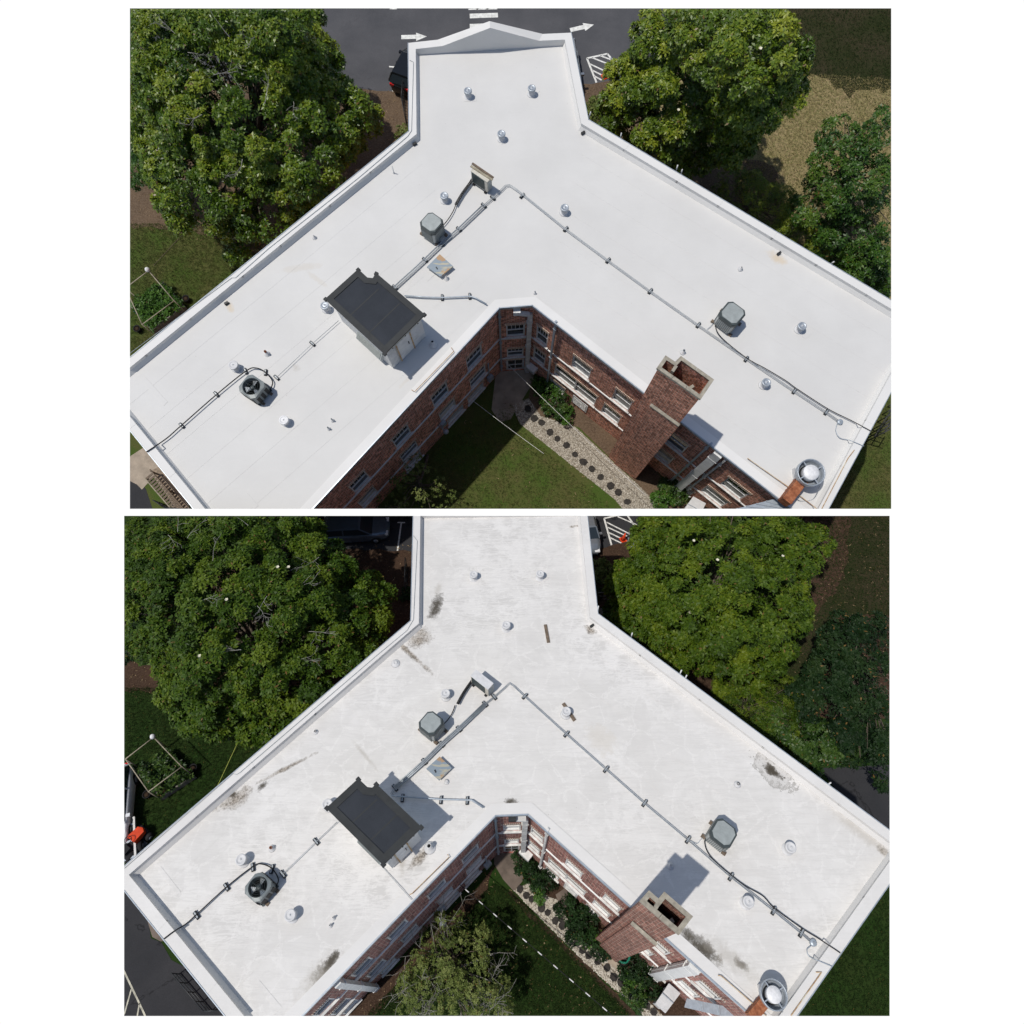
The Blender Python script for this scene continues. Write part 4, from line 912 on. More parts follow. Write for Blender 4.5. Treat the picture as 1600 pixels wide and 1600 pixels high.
def setup(pl, zr=7.4):
    global P
    P = pl; P.zr = zr
    def inside(q): return q.z < P.zr + .6 and bool(inpoly(np.array([q.x]), np.array([q.y]), P.outline)[0])
    P.inside_building = inside
def slab(mat, name='ground'):
    mb = MB(); mb.prism([(-60, -25), (60, -25), (60, 90), (-60, 90)], -1.4, 0); obj(name, mb, mat, kind='structure')
def arrow(road, ax, ay, bx, by, w_):
    a, b = P.at(ax, ay, .012), P.at(bx, by, .012); d = (b-a).normalized(); n = Vector((-d.y, d.x, 0)); L = (b-a).length; hm = a + d*L*.58
    mb = MB(); mb.add([a-n*w_/2, hm-n*w_/2, hm+n*w_/2, a+n*w_/2, hm-n*w_, b, hm+n*w_], [(0,1,2,3), (4,5,6)]); obj('road_marking', mb, 'road_paint', road)
def stripe(road, pts, w_, mat='road_paint'):
    for k in range(len(pts)-1):
        a, b = P.at(*pts[k], .012), P.at(*pts[k+1], .012); d = (b-a).normalized(); n = Vector((-d.y, d.x, 0))*w_/2; mb = MB(); mb.quad(a-n, b-n, b+n, a+n); obj('road_marking', mb, mat, road)
def cone(px, py, label, lean=0.):
    p = P.at(px, py, .2); t = thing('traffic_cone', label, 'traffic cone', (p.x, p.y, .012), .4); t.rotation_euler = (0, lean, .4)
    obj('base', MB().box((0, 0, .02), (.42, .42, .035)), 'plastic_orange', t); mb = MB(); mb.lathe([(.17, .037), (.035, .74), (.0, .745)], 16); obj('cone', mb, 'plastic_orange', t)
    mb = MB(); mb.lathe([(.128, .24), (.10, .38)], 16); obj('band', mb, 'reflective_white', t)
def posts(pts, label):
    for i, (x0, y0, x1, y1) in enumerate(pts):
        z = P.zr+HP; b = P.at(x0, y0, z-.25); mb = MB(); e = P.at(x1, y1, z+.25); o = Vector((b.x, b.y, b.z)); mb.tube([b-o, e-o], .03, 6); mb.tube([b-o, b-o-Vector((0, 0, .9))], .03, 6)
        obj('wall_bracket', mb, 'painted_white', None, o, 0, label[i], 'bracket', None, 'white rods standing off the outer wall')
def wire(name, label, a, za, b, zb, mat, r=.012, sag=.25, dash=None):
    p, q = P.at(*a, za), P.at(*b, zb); n = 24; pts = [p.lerp(q, i/n) - Vector((0, 0, sag*4*(i/n)*(1-i/n))) for i in range(n+1)]
    mb = MB(); mb.tube([v-p for v in pts], r, 6)
    o = obj(name, mb, mat, None, p, 0, label, 'cable'); 
    if dash:
        m2 = MB()
        for i in range(1, n, 2): m2.tube([pts[i]-p, pts[i].lerp(pts[i+1], .55)-p], r*1.5, 6)
        obj('sleeve', m2, dash, o)

UP = Plot('up', TH_UP, (203, 13, 1392.5, 795), 'clean sunny roof')
LO = Plot('low', TH_LOW, (194, 806, 1390, 1587.5), 'stained roof')
# =================================================================== UPPER PLOT: the clean roof in the sun
setup(UP, 8.0)
slab('lawn_sunny')
ORD = ['nearest the', 'second', 'third', 'fourth']
CUT = [(780, 481), (832, 477)]
roof_mat('roof_clean', CUT[1], (.595, .588, .568), (.635, .628, .607), [(470, 418, 1.1, .22, (500, 414), 'tan'), (495, 436, .7, .14, (515, 452), 'tan'), (358, 478, .5, .22, (364, 488), 'rusty'), (1215, 404, .6, .3, (1225, 410), 'rusty'),
    (462, 574, .25, .2, (470, 578), 'faint'), (640, 590, .7, .1, (660, 570), 'tan'), (590, 720, 1.6, .9, (600, 700), 'faint'), (850, 480, .9, .12, (870, 492), 'tan'), (940, 560, 1.4, .2, (980, 590), 'faint')], .10, UP.zr)
roof_mat('parapet_clean', CUT[1], (.66, .652, .63), (.71, .702, .68), [], 0, UP.zr)
make_building(dict(label='brick wing building under the clean white roof, in sunshine', roof='roof_clean', parapet='parapet_clean', brick='brick_red', brick_ch='brick_chimney',
    outer=[(148, 604), (639, 205), (638, 67), (892, 51), (919, 187), (1450, 504)],
    court=[(1273.6, 823.6), (832, 477), (780, 481), (391.6, 899)], gable=[(684, 62), (765, 33), (848, 53)],
    seams=[(1010, 300, 1380, 560), (850, 230, 1130, 400), (905, 350, 1300, 640), (640, 230, 420, 400), (600, 300, 300, 540), (560, 380, 330, 560), (420, 640, 330, 560), (670, 100, 740, 140), (830, 300, 1080, 470), (860, 520, 830, 500)],
    bands=[4.05, 1.72],
    openings=dict(
        left=[(k, (x-12, y+13), (x+12, y-13), z0, z1) for (k, x, y, z0, z1) in (('window', 741, 556, 4.2, 5.5), ('window', 687, 614, 4.2, 5.5), ('window', 627, 680, 4.2, 5.5), ('window', 559, 750, 4.2, 5.5),
              ('window', 747, 589, 1.85, 3.0), ('board', 700, 642, 1.85, 3.0), ('window', 640, 706, 1.85, 3.0), ('board', 574, 776, 1.85, 3.0), ('board', 745, 624, .3, 1.2), ('board', 714, 656, .3, 1.2), ('board', 650, 728, .3, 1.2))],
        apex=[('window', (791, 518), (820, 517), 4.2, 5.4), ('window', (792, 551), (818, 550), 1.85, 2.8), ('door', (791, 575), (819, 574), .05, 1.45)],
        right=[(k, (x-w_, y-w_*.86), (x+w_, y+w_*.86), z0, z1) for (k, x, y, w_, z0, z1) in (('window', 847, 521, 9, 4.2, 5.6), ('window', 842, 560, 9, 1.85, 3.2), ('board', 909, 570, 14, 4.2, 5.5), ('window', 974, 620, 13, 4.2, 5.5),
              ('window', 1060, 684, 16, 4.2, 5.5), ('window', 1157, 758, 16, 4.2, 5.5), ('double', 899, 599, 32, 1.85, 3.15), ('window', 954, 648, 13, 1.85, 3.1), ('board', 1034, 712, 13, 1.85, 3.1), ('board', 1116, 776, 16, 1.85, 3.1),
              ('board', 870, 608, 11, .3, 1.1), ('panel', 904, 637, 11, .3, 1.3), ('board', 1060, 764, 15, .3, 1.1))]),
    spouts=[('apex', 827, 500, .24, .16, 'painted_dirty', 0, 6.6), ('apex', 780.5, 500, .09, .09, 'gutter_metal', .4, 7.2), ('right', 868, 520, .10, .10, 'gutter_metal', 0, 7.5), ('right', 1103, 700, .10, .1, 'gutter_metal', 0, 7.5), ('right', 1118, 712, .42, .22, 'painted_white', 0, 7.2), ('right', 1128, 722, .10, .1, 'painted_dirty', 1, 7.0)],
    chim_z=13.0, chimney=[(1040, 555), (1055, 565), (1064, 556), (1116, 593), (1095, 624), (1026, 575)], front=(4, 5),
    flue_walls=[(1057, 571, 1051, 580, .12, .0), (1088, 597, 1078, 603, .12, .35)], shoulder=((0, 0), (0, 0), 9.8),
    scuppers=[(354, 474), (648, 225), (911, 208), (1217, 396)],
    patches=[([(723, 133), (742, 133), (744, 158), (725, 159)], 0), ([(823, 143), (832, 133), (843, 143), (832, 152)], 0), ([(1247, 520), (1258, 508), (1270, 520), (1258, 530)], 0), ([(775, 217), (784, 207), (795, 217), (784, 226)], 0),
             ([(660, 426), (680, 408), (690, 418), (668, 440)], 0), ([(440, 668), (452, 650), (466, 664), (452, 676)], 0), ([(220, 594), (228, 590), (262, 628), (256, 634)], 0), ([(378, 780), (386, 770), (404, 790), (398, 795)], 0)]))
W_ = 'on the clean roof'
for a in [(731, 141, 'left roof vent of the pair below the gable %s'), (831, 137, 'right roof vent of the pair below the gable %s'), (783.5, 208, 'single roof vent in the middle of the head %s'),
          (694, 305, 'roof vent beside the heat pump cables %s'), (882.5, 324, 'roof vent just past the conduit bend %s'), (507, 477, 'roof vent half hidden at the west corner of the dark shed %s'),
          (1254, 509, 'roof vent east of the right air conditioner %s'), (1198, 597, 'roof vent between chimney and long black cable %s')]: vent(a[0], a[1], 'metal capped ' + (a[2] % W_).replace('half hidden at the west corner of', 'half behind'))
vent(364, 570, 'white capped roof vent north of the open fan unit on the clean roof', 'vent_white', r=.22); vent(443, 656, 'bright white roof vent south of the open fan unit on the clean roof', 'reflective_white', r=.22)
for (x, y, l, r, h, m) in [(416, 551, 'leaning rusty pipe vent above the fan unit', .055, .34, 'rust'), (519, 656, 'upper small pipe vent of the pair near the south eave', .035, .28, 'conduit_metal'), (513, 669, 'lower small pipe vent of the pair near the south eave', .035, .28, 'conduit_metal'),
        (614, 265, 'thin white pipe vent by the north west parapet', .02, .5, 'vent_white'), (698, 434, 'small pipe vent at the corner of the hatch', .05, .2, 'vent_white'), (1158, 419, 'small black pipe vent north of the right air conditioner', .05, .22, 'vent_white'),
        (1068, 549, 'small pipe vent right behind the chimney', .055, .26, 'conduit_metal'), (676, 536, 'white pipe vent at the door side of the dark shed', .08, .36, 'vent_white'), (836, 457, 'tiny pipe vent above the courtyard corner', .03, .2, 'conduit_metal'), (491, 370, 'small black pipe vent in the north west of the wing', .045, .2, 'vent_white')]:
    pipe_vent(x, y, l + ' ' + W_, r, h, m)
aL = math.atan2(P.walls['left'].u.y, P.walls['left'].u.x); aR = math.atan2(P.walls['right'].u.y, P.walls['right'].u.x)
condenser(674, 347, 'grey lidded air conditioner west of the conduit on the clean roof', aR + .05)
condenser(1145, 489, 'grey lidded air conditioner near the right parapet of the clean roof', aR, 1.0)
fan_condenser(393, 604, 'round mouthed air conditioner with its fan open on the clean roof', aR + .12)
mini_split(752, 272, 'heat pump standing on edge with boards on top on the clean roof', aR + .05 + math.pi, True)
mb_main = [(617, 449), (664, 406), (690, 381), (717, 358), (756, 321), (770, 309)]
run('conduit', [(615, 452)] + mb_main + [(783, 297), (790, 290), (796, 289), (804, 294), (816, 303), (884, 358), (950, 407), (1016, 455), (1091, 508), (1166, 560), (1241, 611), (1291, 644), (1309, 657)], .11, .015, 'conduit_metal', 'long bent metal conduit crossing the clean roof from shed to right parapet', 'conduit', 2, .06)
run('conduit', mb_main[:5], .12, .024, 'conduit_metal', 'short thick conduit bundle rising from the dark shed on the clean roof', 'conduit', 2, .13)
conduit_blocks(mb_main, '', ['black support block under the conduit %s on the clean roof' % s for s in ('right at the dark shed', 'beside the roof hatch', 'by the lidded air conditioner', 'halfway to the heat pump', 'left below the heat pump', 'right below the heat pump')])
conduit_blocks([(816, 306), (884, 358), (950, 407), (1016, 455), (1091, 508), (1166, 561), (1241, 611), (1291, 644)], '', ['black support block %s along the diagonal conduit of the clean roof' % s for s in ('first after the bend', 'second', 'third', 'fourth', 'fifth', 'sixth', 'seventh', 'last, near the junction box')])
run('conduit', [(632, 462), (660, 464), (691, 465), (734, 463), (742, 465), (760, 475)], .13, .035, 'gutter_metal', 'pale pipe running level from the dark shed on the clean roof', 'pipe')
conduit_blocks([(691, 465), (734, 463)], '', ['black support block %s under the level pipe of the clean roof' % s for s in ('left', 'right')])
run('conduit', [(529, 501), (488, 537), (432, 590)], .13, .012, 'conduit_metal', 'thin conduit from dark shed to open fan unit on the clean roof', 'conduit', 1)
conduit_blocks([(488, 537), (432, 590)], '', ['black support block %s thin conduit of the clean roof' % s for s in ('in the middle of the', 'at the fan unit end of the')])
run('cable', [(229, 706), (259, 686), (282, 666), (339, 616), (384, 580), (400, 575), (415, 582), (426, 597), (420, 612)], .14, .026, 'rubber_black', 'thick black cable looping from left parapet to fan unit on the clean roof', 'cable', 1, smooth=5)
conduit_blocks([(284, 665), (338, 616), (384, 580), (415, 582)], '', ['dark support block %s black looping cable of the clean roof' % s for s in ('nearest the parapet under the', 'second under the', 'where the loop starts under the', 'at the top bend of the')])
run('cable', [(1121, 497), (1118, 510), (1128, 528), (1166, 559), (1198, 577), (1228, 595), (1246, 608), (1294, 639), (1330, 657), (1362, 674)], .12, .020, 'rubber_black', 'long black cable from right air conditioner over the parapet of the clean roof', 'cable', 1, smooth=5)
run('cable', [(690, 355), (700, 343), (708, 330), (712, 320)], .12, .022, 'rubber_black', 'short black cable from lidded air conditioner on the clean roof', 'cable', 1, smooth=5)
run('cable', [(712, 320), (722, 303), (733, 288), (738, 280)], .16, .022, 'rubber_black', 'bundle of black hoses leaving the heat pump on the clean roof', 'cable', 3, .05, smooth=4)
run('cable', [(1105, 514), (1112, 508), (1118, 498)], .08, .012, 'gutter_metal', 'thin grey lead at the foot of the right air conditioner on the clean roof', 'cable', smooth=4)
run('cable', [(1309, 660), (1306, 672), (1312, 684), (1328, 688), (1350, 697)], .07, .016, 'gutter_metal', 'grey lead curling from junction box over the parapet of the clean roof', 'cable', smooth=5)
run('cable', [(203, 560-8), (362, 437-3), (368, 434), (420, 388), (560, 278), (637, 213), (643, 204), (646, 97), (640, 94)], HP+.02, .012, 'conduit_metal', 'thin lightning cable along the north west parapet of the clean roof', 'cable')
p = P.at(1313, 659, P.zr+.1); t = thing('junction_box', 'small round junction box at the end of the clean roof conduit', 'junction box', (p.x, p.y, P.zr)); mb = MB(); mb.lathe([(.12, 0), (.13, .02), (.13, .11), (.1, .13), (0, .13)], 12); obj('box', mb, 'gutter_metal', t); mb = MB(); mb.box((.0, 0, .14), (.06, .06, .03)); obj('knob', mb, 'conduit_metal', t)
hatch([(687, 397), (708, 416), (688, 432), (667, 417)], 'square metal roof hatch with rusty patches on the clean roof')
penthouse(dict(label='roof shed with flat dark top on the clean roof', pts=[(509, 468), (560, 422), (574, 435), (583, 436), (588, 428), (663, 492), (601, 553)], door_edge=(5, 6), hood_edge=(6, 0), hood=(.15, .62)))
exhaust_fan(1268, 738, 1238, 772, 'large round exhaust fan in the right corner of the clean roof', 'rusty square duct beside the exhaust fan of the clean roof')
for (pts, l) in [([(1168, 716), (1232, 761), (1275, 794), (1290, 806)], 'rusty rod along the courtyard eave of the clean roof'), ([(1335, 703), (1325, 716), (1284, 795)], 'rusty rod along the right parapet of the clean roof'), ([(643, 609), (648, 612), (709, 549), (705, 543)], 'bent pale rod along the eave below the dark shed, clean roof')]:
    run('edge_rod', pts, .12, .018, 'rust_thin' , l, 'rod', 1, group='rods along the roof edges')
posts([(969, 218, 971, 208), (1056, 268, 1059, 258), (1064, 272, 1066, 265), (1298, 412, 1303, 409), (920, 185, 923, 175)], ['white rod %s of the clean roof' % s for s in ('leftmost along the north east wall', 'upper of the pair halfway along the north east wall', 'lower of the pair halfway along the north east wall', 'farthest right on the north east wall', 'at the inner corner by the head')])
# collector box and arm of the corner downspout
p = P.walls['apex'].pt(P.walls['apex'].s_of(807, 490, 0)[0], .2, P.zr-.4); bq = thing('rain_collector', 'white gutter collector with arm in the courtyard corner below clean roof', 'gutter collector', p); obj('box', MB().box((0, 0, -.05), (.34, .26, .3)), 'painted_white', bq); mb = MB(); q = P.walls['apex'].pt(P.walls['apex'].s_of(826, 492, 0)[0], .2, P.zr-.78); mb.beam((0, 0, -.15), tuple(q-p), .2, .16); obj('arm', mb, 'painted_white', bq)
# --- the ground round the house
road = sheet('road', [(150, -30), (1130, -30), (1110, 60), (1060, 100), (1000, 122), (935, 131), (880, 138), (640, 144), (540, 142), (420, 130), (150, 130)], .008, 'asphalt_sunny')
arrow(road, 627, 58, 667, 57, .32); arrow(road, 891, 47, 928, 38.5, .32)
for y in (25, 41): stripe(road, [(734, y), (778, y-1.5)], .36)
stripe(road, [(732, 14.5), (777, 13.5)], .1); stripe(road, [(745, 15), (752, 8)], .1); stripe(road, [(760, 15), (768, 8)], .1); stripe(road, [(609, 13.5), (620, 13.5)], .1)
stripe(road, [(617, 104), (614, 143)], .10); stripe(road, [(608, 104), (622, 105)], .1)
stripe(road, [(917, 91), (949, 84), (969, 108)], .12); stripe(road, [(917, 91), (932, 129)], .12)
for a, b in [((922, 100), (958, 117)), ((926, 110), (950, 122)), ((929, 119), (940, 125)), ((925, 90), (966, 106)), ((938, 87), (968, 98))]: stripe(road, [a, b], .1)
sheet('mulch_bed', [(150, 128), (420, 128), (540, 140), (641, 142), (700, 160), (660, 260), (470, 330), (415, 400), (300, 360), (150, 352)], .014, 'mulch_dry', wob=.12)
sheet('mulch_bed', [(870, 136), (935, 129), (980, 126), (1010, 200), (1210, 260), (1230, 330), (1000, 330), (860, 230)], .014, 'mulch_dry', wob=.12)
sheet('dry_lawn', [(1010, 122), (1060, 100), (1150, 105), (1300, 118), (1600, 130), (1500, 480), (1330, 470), (1060, 300)], .006, 'lawn_dry', wob=.1)
sheet('lawn_painted_shade', [(1130, -30), (1110, 60), (1060, 100), (1010, 122), (1160, 112), (1230, 135), (1270, 112), (1320, 150), (1370, 140), (1600, 160), (1600, -30)], .010, 'lawn_worn_and_shade', wob=.3); tufts('grass', 7000, 'blade_dark', [(1140, 0), (1420, 0), (1420, 128), (1150, 112)])  # dark lawn colour stands in for shade of trees beyond the edge
sheet('driveway', [(150, 720), (214, 748), (228, 764), (240, 800), (262, 840), (150, 880)], .008, 'asphalt_dark')
sheet('pavement', [(170, 735), (231, 695), (262, 730), (300, 800), (276, 812), (262, 775), (240, 745), (222, 765), (214, 757)], .012, 'concrete')
sheet('garden_path', [(768, 640), (776, 572), (832, 568), (834, 596), (816, 625), (832, 640), (806, 641), (798, 655), (780, 660)], .012, 'concrete')
gb = sheet('gravel_bed', [(800, 634), (826, 622), (845, 650), (900, 668), (1010, 770), (1060, 830), (1010, 840), (960, 780), (812, 662)], .010, 'gravel')
pebbles([(800, 634), (826, 622), (845, 650), (900, 668), (1010, 770), (1060, 830), (1010, 840), (960, 780), (812, 662)], 9000, gb)
for (x, y) in [(823, 640), (834, 652), (846, 662), (858, 674), (871, 685), (884, 697), (897, 709), (911, 721), (925, 734), (939, 746), (953, 758), (967, 770), (981, 783)]: stone(x, y, gb, .22, 'stone_dark')
sheet('planting_bed', [(832, 584), (826, 622), (845, 650), (905, 668), (1010, 770), (1060, 830), (1110, 830)] + [(1010, 720), (930, 650), (880, 605)], .007, 'mulch_dry')
tufts('grass', 26000, 'blade_sunny', [(180, 350), (410, 350), (410, 460), (180, 640)]); tufts('grass', 30000, 'blade_dry', [(1150, 110), (1420, 125), (1420, 480), (1150, 330)]); tufts('grass', 12000, 'blade_sunny', [(1392, 600), (1500, 640), (1500, 820), (1280, 820)]); tufts('grass', 15000, 'blade_sunny', [(640, 720), (800, 630), (815, 670), (985, 820), (560, 880)])
litter(2200, [(150, 140), (641, 142), (660, 260), (415, 400), (150, 352)]); litter(900, [(870, 136), (1010, 130), (1230, 330), (1000, 330)]); litter(500, [(768, 585), (1060, 830), (560, 880)]); litter(500, [(1150, 110), (1420, 120), (1420, 480)])
# --- plants
tree('magnolia_tree', 'huge glossy magnolia filling the top left of the sunny plot', 'tree', (385, 215),
     [(385, 180, 5.5, 4.6), (300, 100, 5.5, 3.4), (260, 170, 4.5, 2.6), (455, 110, 5.5, 2.2), (468, 50, 3.6, 1.5), (490, 105, 3.6, 1.5), (440, 30, 4.5, 2.0), (505, 190, 4.6, 2.5), (330, 290, 4.2, 2.9), (420, 320, 3.6, 2.2), (470, 250, 5, 2.8), (400, 60, 8, 2.9), (280, 250, 4, 1.9), (380, 362, 2.4, 1.3), (560, 195, 3.4, 1.2), (250, 60, 5.0, 2.8)],
     'leaf_magnolia', 'trees round the building', dens=27, nl=7, ln=.2, wd=.09, dz=1.2, flowers=[(437, 122), (453, 122)], twigs=[(290, 55), (300, 75), (365, 50), (405, 50), (420, 155), (465, 152), (322, 172), (385, 242), (340, 110)])
tree('tree', 'dark green tree at the far left edge behind the big sunny magnolia', 'tree', (205, 240), [(203, 190, 3.6, 2.2), (190, 250, 3.2, 1.8), (225, 262, 2.2, 1.0)], 'leaf_deep', 'trees round the building', dens=24)
tree('magnolia_tree', 'round magnolia with white blossoms right of the clean roof head', 'tree', (1090, 160),
     [(1100, 115, 5.5, 3.9), (1040, 80, 6, 2.2), (1180, 90, 9.5, 2.2), (1140, 40, 9.5, 2.5), (1195, 150, 8.0, 1.6), (1130, 190, 4.4, 2.3), (1040, 165, 4.4, 2.6), (990, 140, 3.8, 1.5), (975, 180, 2.6, 1.3), (1080, 215, 3.2, 2.0), (1110, 235, 2.0, 1.4), (1060, 240, 2.6, 1.2)],
     'leaf_right', 'trees round the building', dens=27, nl=7, ln=.2, wd=.09, dz=1.2, flowers=[(1057, 75), (1188, 76), (1047, 140), (1060, 172)])
tree('tree', 'leafy tree in the right corner standing on dry grass, sunny plot', 'tree', (1330, 330), [(1320, 250, 4.4, 1.5), (1350, 290, 4.4, 2.0), (1385, 230, 5.2, 1.8), (1300, 300, 3.8, 1.5), (1270, 335, 3.2, 1.5), (1375, 340, 3.4, 1.8), (1330, 370, 2.6, 1.7), (1310, 205, 3.8, .9), (1385, 395, 3.0, 1.4), (1350, 415, 2.0, 1.3), (1300, 375, 2.0, 1.2)], 'leaf_deep', 'trees round the building', dens=19, cr=.5, fill=.2, nl=6)
tree('small_tree', 'feathery light green shrub tree touching the north east wall, sunny plot', 'small tree', (1190, 320), [(1165, 315, 2.0, 1.5), (1200, 330, 2.0, 1.4), (1215, 365, 1.6, 1.3), (1260, 385, 1.5, 1.3), (1140, 290, 1.5, .9), (1235, 350, 2.0, 1.2), (1220, 320, 2.2, .9)], 'leaf_right', None, dens=30, nl=6, ln=.13, wd=.03, cr=.4, sp=.7)
tree('small_tree', 'low bright bush at the right edge below the tree, sunny plot', 'small tree', (1350, 420), [(1340, 410, 1.6, 1.2), (1385, 425, 1.6, 1.2), (1365, 440, 1.2, .8), (1315, 415, 1.2, .8)], 'leaf_deep', None, dens=24, cr=.4, sp=.7)
for (x, y, r, m, l) in [(935, 165, .7, 'leaf_olive', 'low yellow green shrub by the deck right of the clean roof head'), (930, 185, .6, 'leaf_olive', 'small shrub in the inner corner by the deck, sunny plot'), (632, 210, .45, 'leaf_olive', 'little bush against the wall left of the clean roof head'),
        (838, 600, .55, 'leaf_bright', 'bright shrub nearest the courtyard door, sunny plot'), (856, 612, .7, 'leaf_bright', 'second bright shrub along the sunny courtyard bed'), (872, 636, .75, 'leaf_shrub', 'wide green shrub below the grey wall panel, sunny courtyard'), (884, 652, .5, 'leaf_bright', 'low bright plant at the gravel edge, sunny courtyard'),
        (1050, 768, .7, 'leaf_shrub', 'dark shrub under the white downspout, sunny courtyard'), (1035, 784, .6, 'leaf_bright', 'shrub beside the white cabinet, sunny courtyard')]: shrub('shrub', l, x, y, r, m, group=None)
planter(dict(box=[(203, 478), (255, 440), (288, 478), (237, 517)], wood='wood_grey', leaf='leaf_bright', label='timber raised garden bed full of vegetables, sunny lawn', label2='pole frame around the raised garden bed, sunny lawn', poles=[(196, 450), (232, 423), (272, 470), (222, 507)], lamp=1,
    pots=[(216, 515, 'rubber_black', 'black bucket left of the sunny garden bed'), (292, 468, 'rubber_black', 'black bucket at the right corner of the sunny garden bed'), (217, 487, 'plastic_blue', 'blue bucket in the sunny garden bed'), (266, 466, 'reflective_white', 'white bucket at the sunny garden bed')]))
# bench and steps at the lower left
q0, q1 = P.at(232, 742, .45), P.at(275, 792, .45); bd = (q1-q0).normalized(); ang = math.atan2(bd.y, bd.x); t = thing('garden_bench', 'long brown slatted bench beside the left end wall, sunny plot', 'bench', (q0.x, q0.y, .012), ang); L = (q1-q0).length + .6
for k in range(16): obj('seat_slat', MB().box((L*(k+.5)/16, .02, .44), (L/16*.6, .5, .03)), 'timber_brown', t)
obj('back_rest', MB().box((L/2, .34, .75), (L, .05, .12)), 'timber_brown', t); obj('back_rest', MB().box((L/2, .30, .56), (L, .05, .08)), 'timber_brown', t); obj('front_rail', MB().box((L/2, -.27, .42), (L, .06, .1)), 'timber_pale', t)
for x in (.08, L/2, L-.08):
    for y in (-.22, .3): obj('leg', MB().box((x, y, .2 if y < 0 else .38), (.07, .07, .4 if y < 0 else .76)), 'timber_brown', t)
st = sheet('brick_walk', [(238, 735), (250, 728), (290, 785), (296, 800), (280, 800)], .02, 'wood_weathered')
railing('handrail', 'black metal handrail in the lower left corner, sunny plot', 'handrail', [(252, 786), (268, 797), (300, 800)], .9, n=3)
railing('fire_escape', 'black metal stair frame outside the right parapet, sunny plot', 'stair frame', [(1386, 636), (1362, 672), (1350, 692)], 3.2, n=3, rails=(1., .66, .33), r=.035)
railing('fence', 'black fence panel left of the clean roof head', 'fence', [(634, 152), (632, 178), (637, 203)], 1.3, n=6)
railing('deck_rail', 'grey deck railing in the inner corner right of the clean head', 'railing', [(932, 192), (952, 190), (958, 204)], .9, 'wood_grey', 2)
car('parked_car', 'black parked car showing its rear left of the clean roof head', 642, 108, R(68), 'car_black', 3.5, 1.7)
car('parked_car', 'silver parked car peeking out right of the clean roof head', 884, 112, R(-84), 'car_silver', 4.0, 1.8)
cone(946, 116, 'orange traffic cone on the hatched bay of the sunny road')
rq = [P.at(953, 100, .4), P.at(968, 104, .4), P.at(980, 135, .1), P.at(966, 138, .1)]; t = thing('ramp', 'pale aluminium ramp under the right magnolia, sunny plot', 'ramp', (rq[0].x, rq[0].y, 0)); b0 = Vector((rq[0].x, rq[0].y, 0)); mb = MB(); mb.prism([(v.x, v.y) for v in rq], [.28, .28, .05, .05], [.42, .42, .12, .12]); obj('deck', mb.shift(b0), 'galvanised', t)
for a, b in ((0, 3), (1, 2)): mb = MB(); mb.tube([rq[a]+Vector((0, 0, .5)), rq[b]+Vector((0, 0, .6))], .03, 6); [mb.tube([rq[a].lerp(rq[b], k/3)-Vector((0, 0, .1)), rq[a].lerp(rq[b], k/3)+Vector((0, 0, .5))], .025, 6) for k in range(4)]; obj('side_rail', mb.shift(b0), 'galvanised', t)
wire('cable', 'upper white wire strung across the sunny courtyard', (784, 560), 2.6, (1010, 775), 3.2, 'painted_dirty', .012, .15); wire('cable', 'lower white wire strung across the sunny courtyard', (735, 623), 2.8, (850, 709), 3.2, 'painted_dirty', .012, .1)
wire('cord', 'brown cord lying on the lawn below the big sunny magnolia', (305, 345), .05, (240, 415), .05, 'timber_brown', .015, 0)
# wall lamp, meter box
def wall_item(key, px, py, z, label, kind):
    wl = P.walls[key]; q = wl.s_of(px, py, z)[0]; p = wl.pt(q, .03, z); ang = math.atan2(wl.n.y, wl.n.x)
    if kind == 'lamp':
        t = thing('wall_lamp', label, 'lamp', p, ang); mb = MB(); mb.tube([(0, 0, 0), (.35, 0, .12), (.6, 0, .1)], .035, 7); obj('arm', mb, 'galvanised', t); mb = MB(); mb.lathe([(.14, -.1), (.16, 0), (.12, .12), (0, .17)], 14, (.62, 0, .08)); obj('lamp_shade', mb, 'galvanised', t)
        obj('box', MB().box((.1, .3, -.3), (.2, .35, .4)), 'gutter_metal', t)
    elif kind == 'meter':
        t = thing('meter_box', label, 'meter box', p, ang); obj('box', MB().box((.12, 0, 0), (.22, .35, .5)), 'gutter_metal', t); mb = MB(); mb.tube([(.06, 0, .25), (.06, 0, 2.0)], .035, 7); obj('pipe', mb, 'gutter_metal', t)
    elif kind == 'unit':
        t = thing('window_air_conditioner', label, 'air conditioner', p, ang); obj('case', MB().box((.16, 0, 0), (.36, .6, .36)), 'painted_white', t); obj('grille', MB().box((.345, 0, -.02), (.02, .5, .26)), 'cabinet_light', t)
wall_item('left', 679, 652, 2.2, 'small lamp on an arm on the shaded courtyard wall below clean roof', 'lamp'); wall_item('left', 764, 600, 1.2, 'grey meter box near the corner of the shaded courtyard wall', 'meter'); wall_item('right', 834, 577, 1.0, 'small window air conditioner beside the corner downspout, sunny courtyard', 'unit')
def hooded_unit(pts, zt, label):
    q = [P.at(x, y, zt) for x, y in pts]; b = sum(q, Vector())/4; b.z = 0; t = thing('equipment_cabinet', label, 'cabinet', b); cp = [(p.x, p.y) for p in q]
    mb = MB(); mb.prism(inset(cp, [.1]*4), 0.005, zt-.16); obj('case', mb.shift(b), 'painted_dirty', t); mb = MB(); mb.prism(cp, zt-.16, [zt, zt, zt-.1, zt-.1]); obj('hood', mb.shift(b), 'vent_white', t)
    mb = MB(); m0, m1 = Vector(cp[0]).lerp(Vector(cp[3]), .5), Vector(cp[1]).lerp(Vector(cp[2]), .5); mb.beam((*m0, zt+.0), (*m1, zt+.0), .03, .03); obj('hood_seam', mb.shift(b), 'gutter_metal', t)
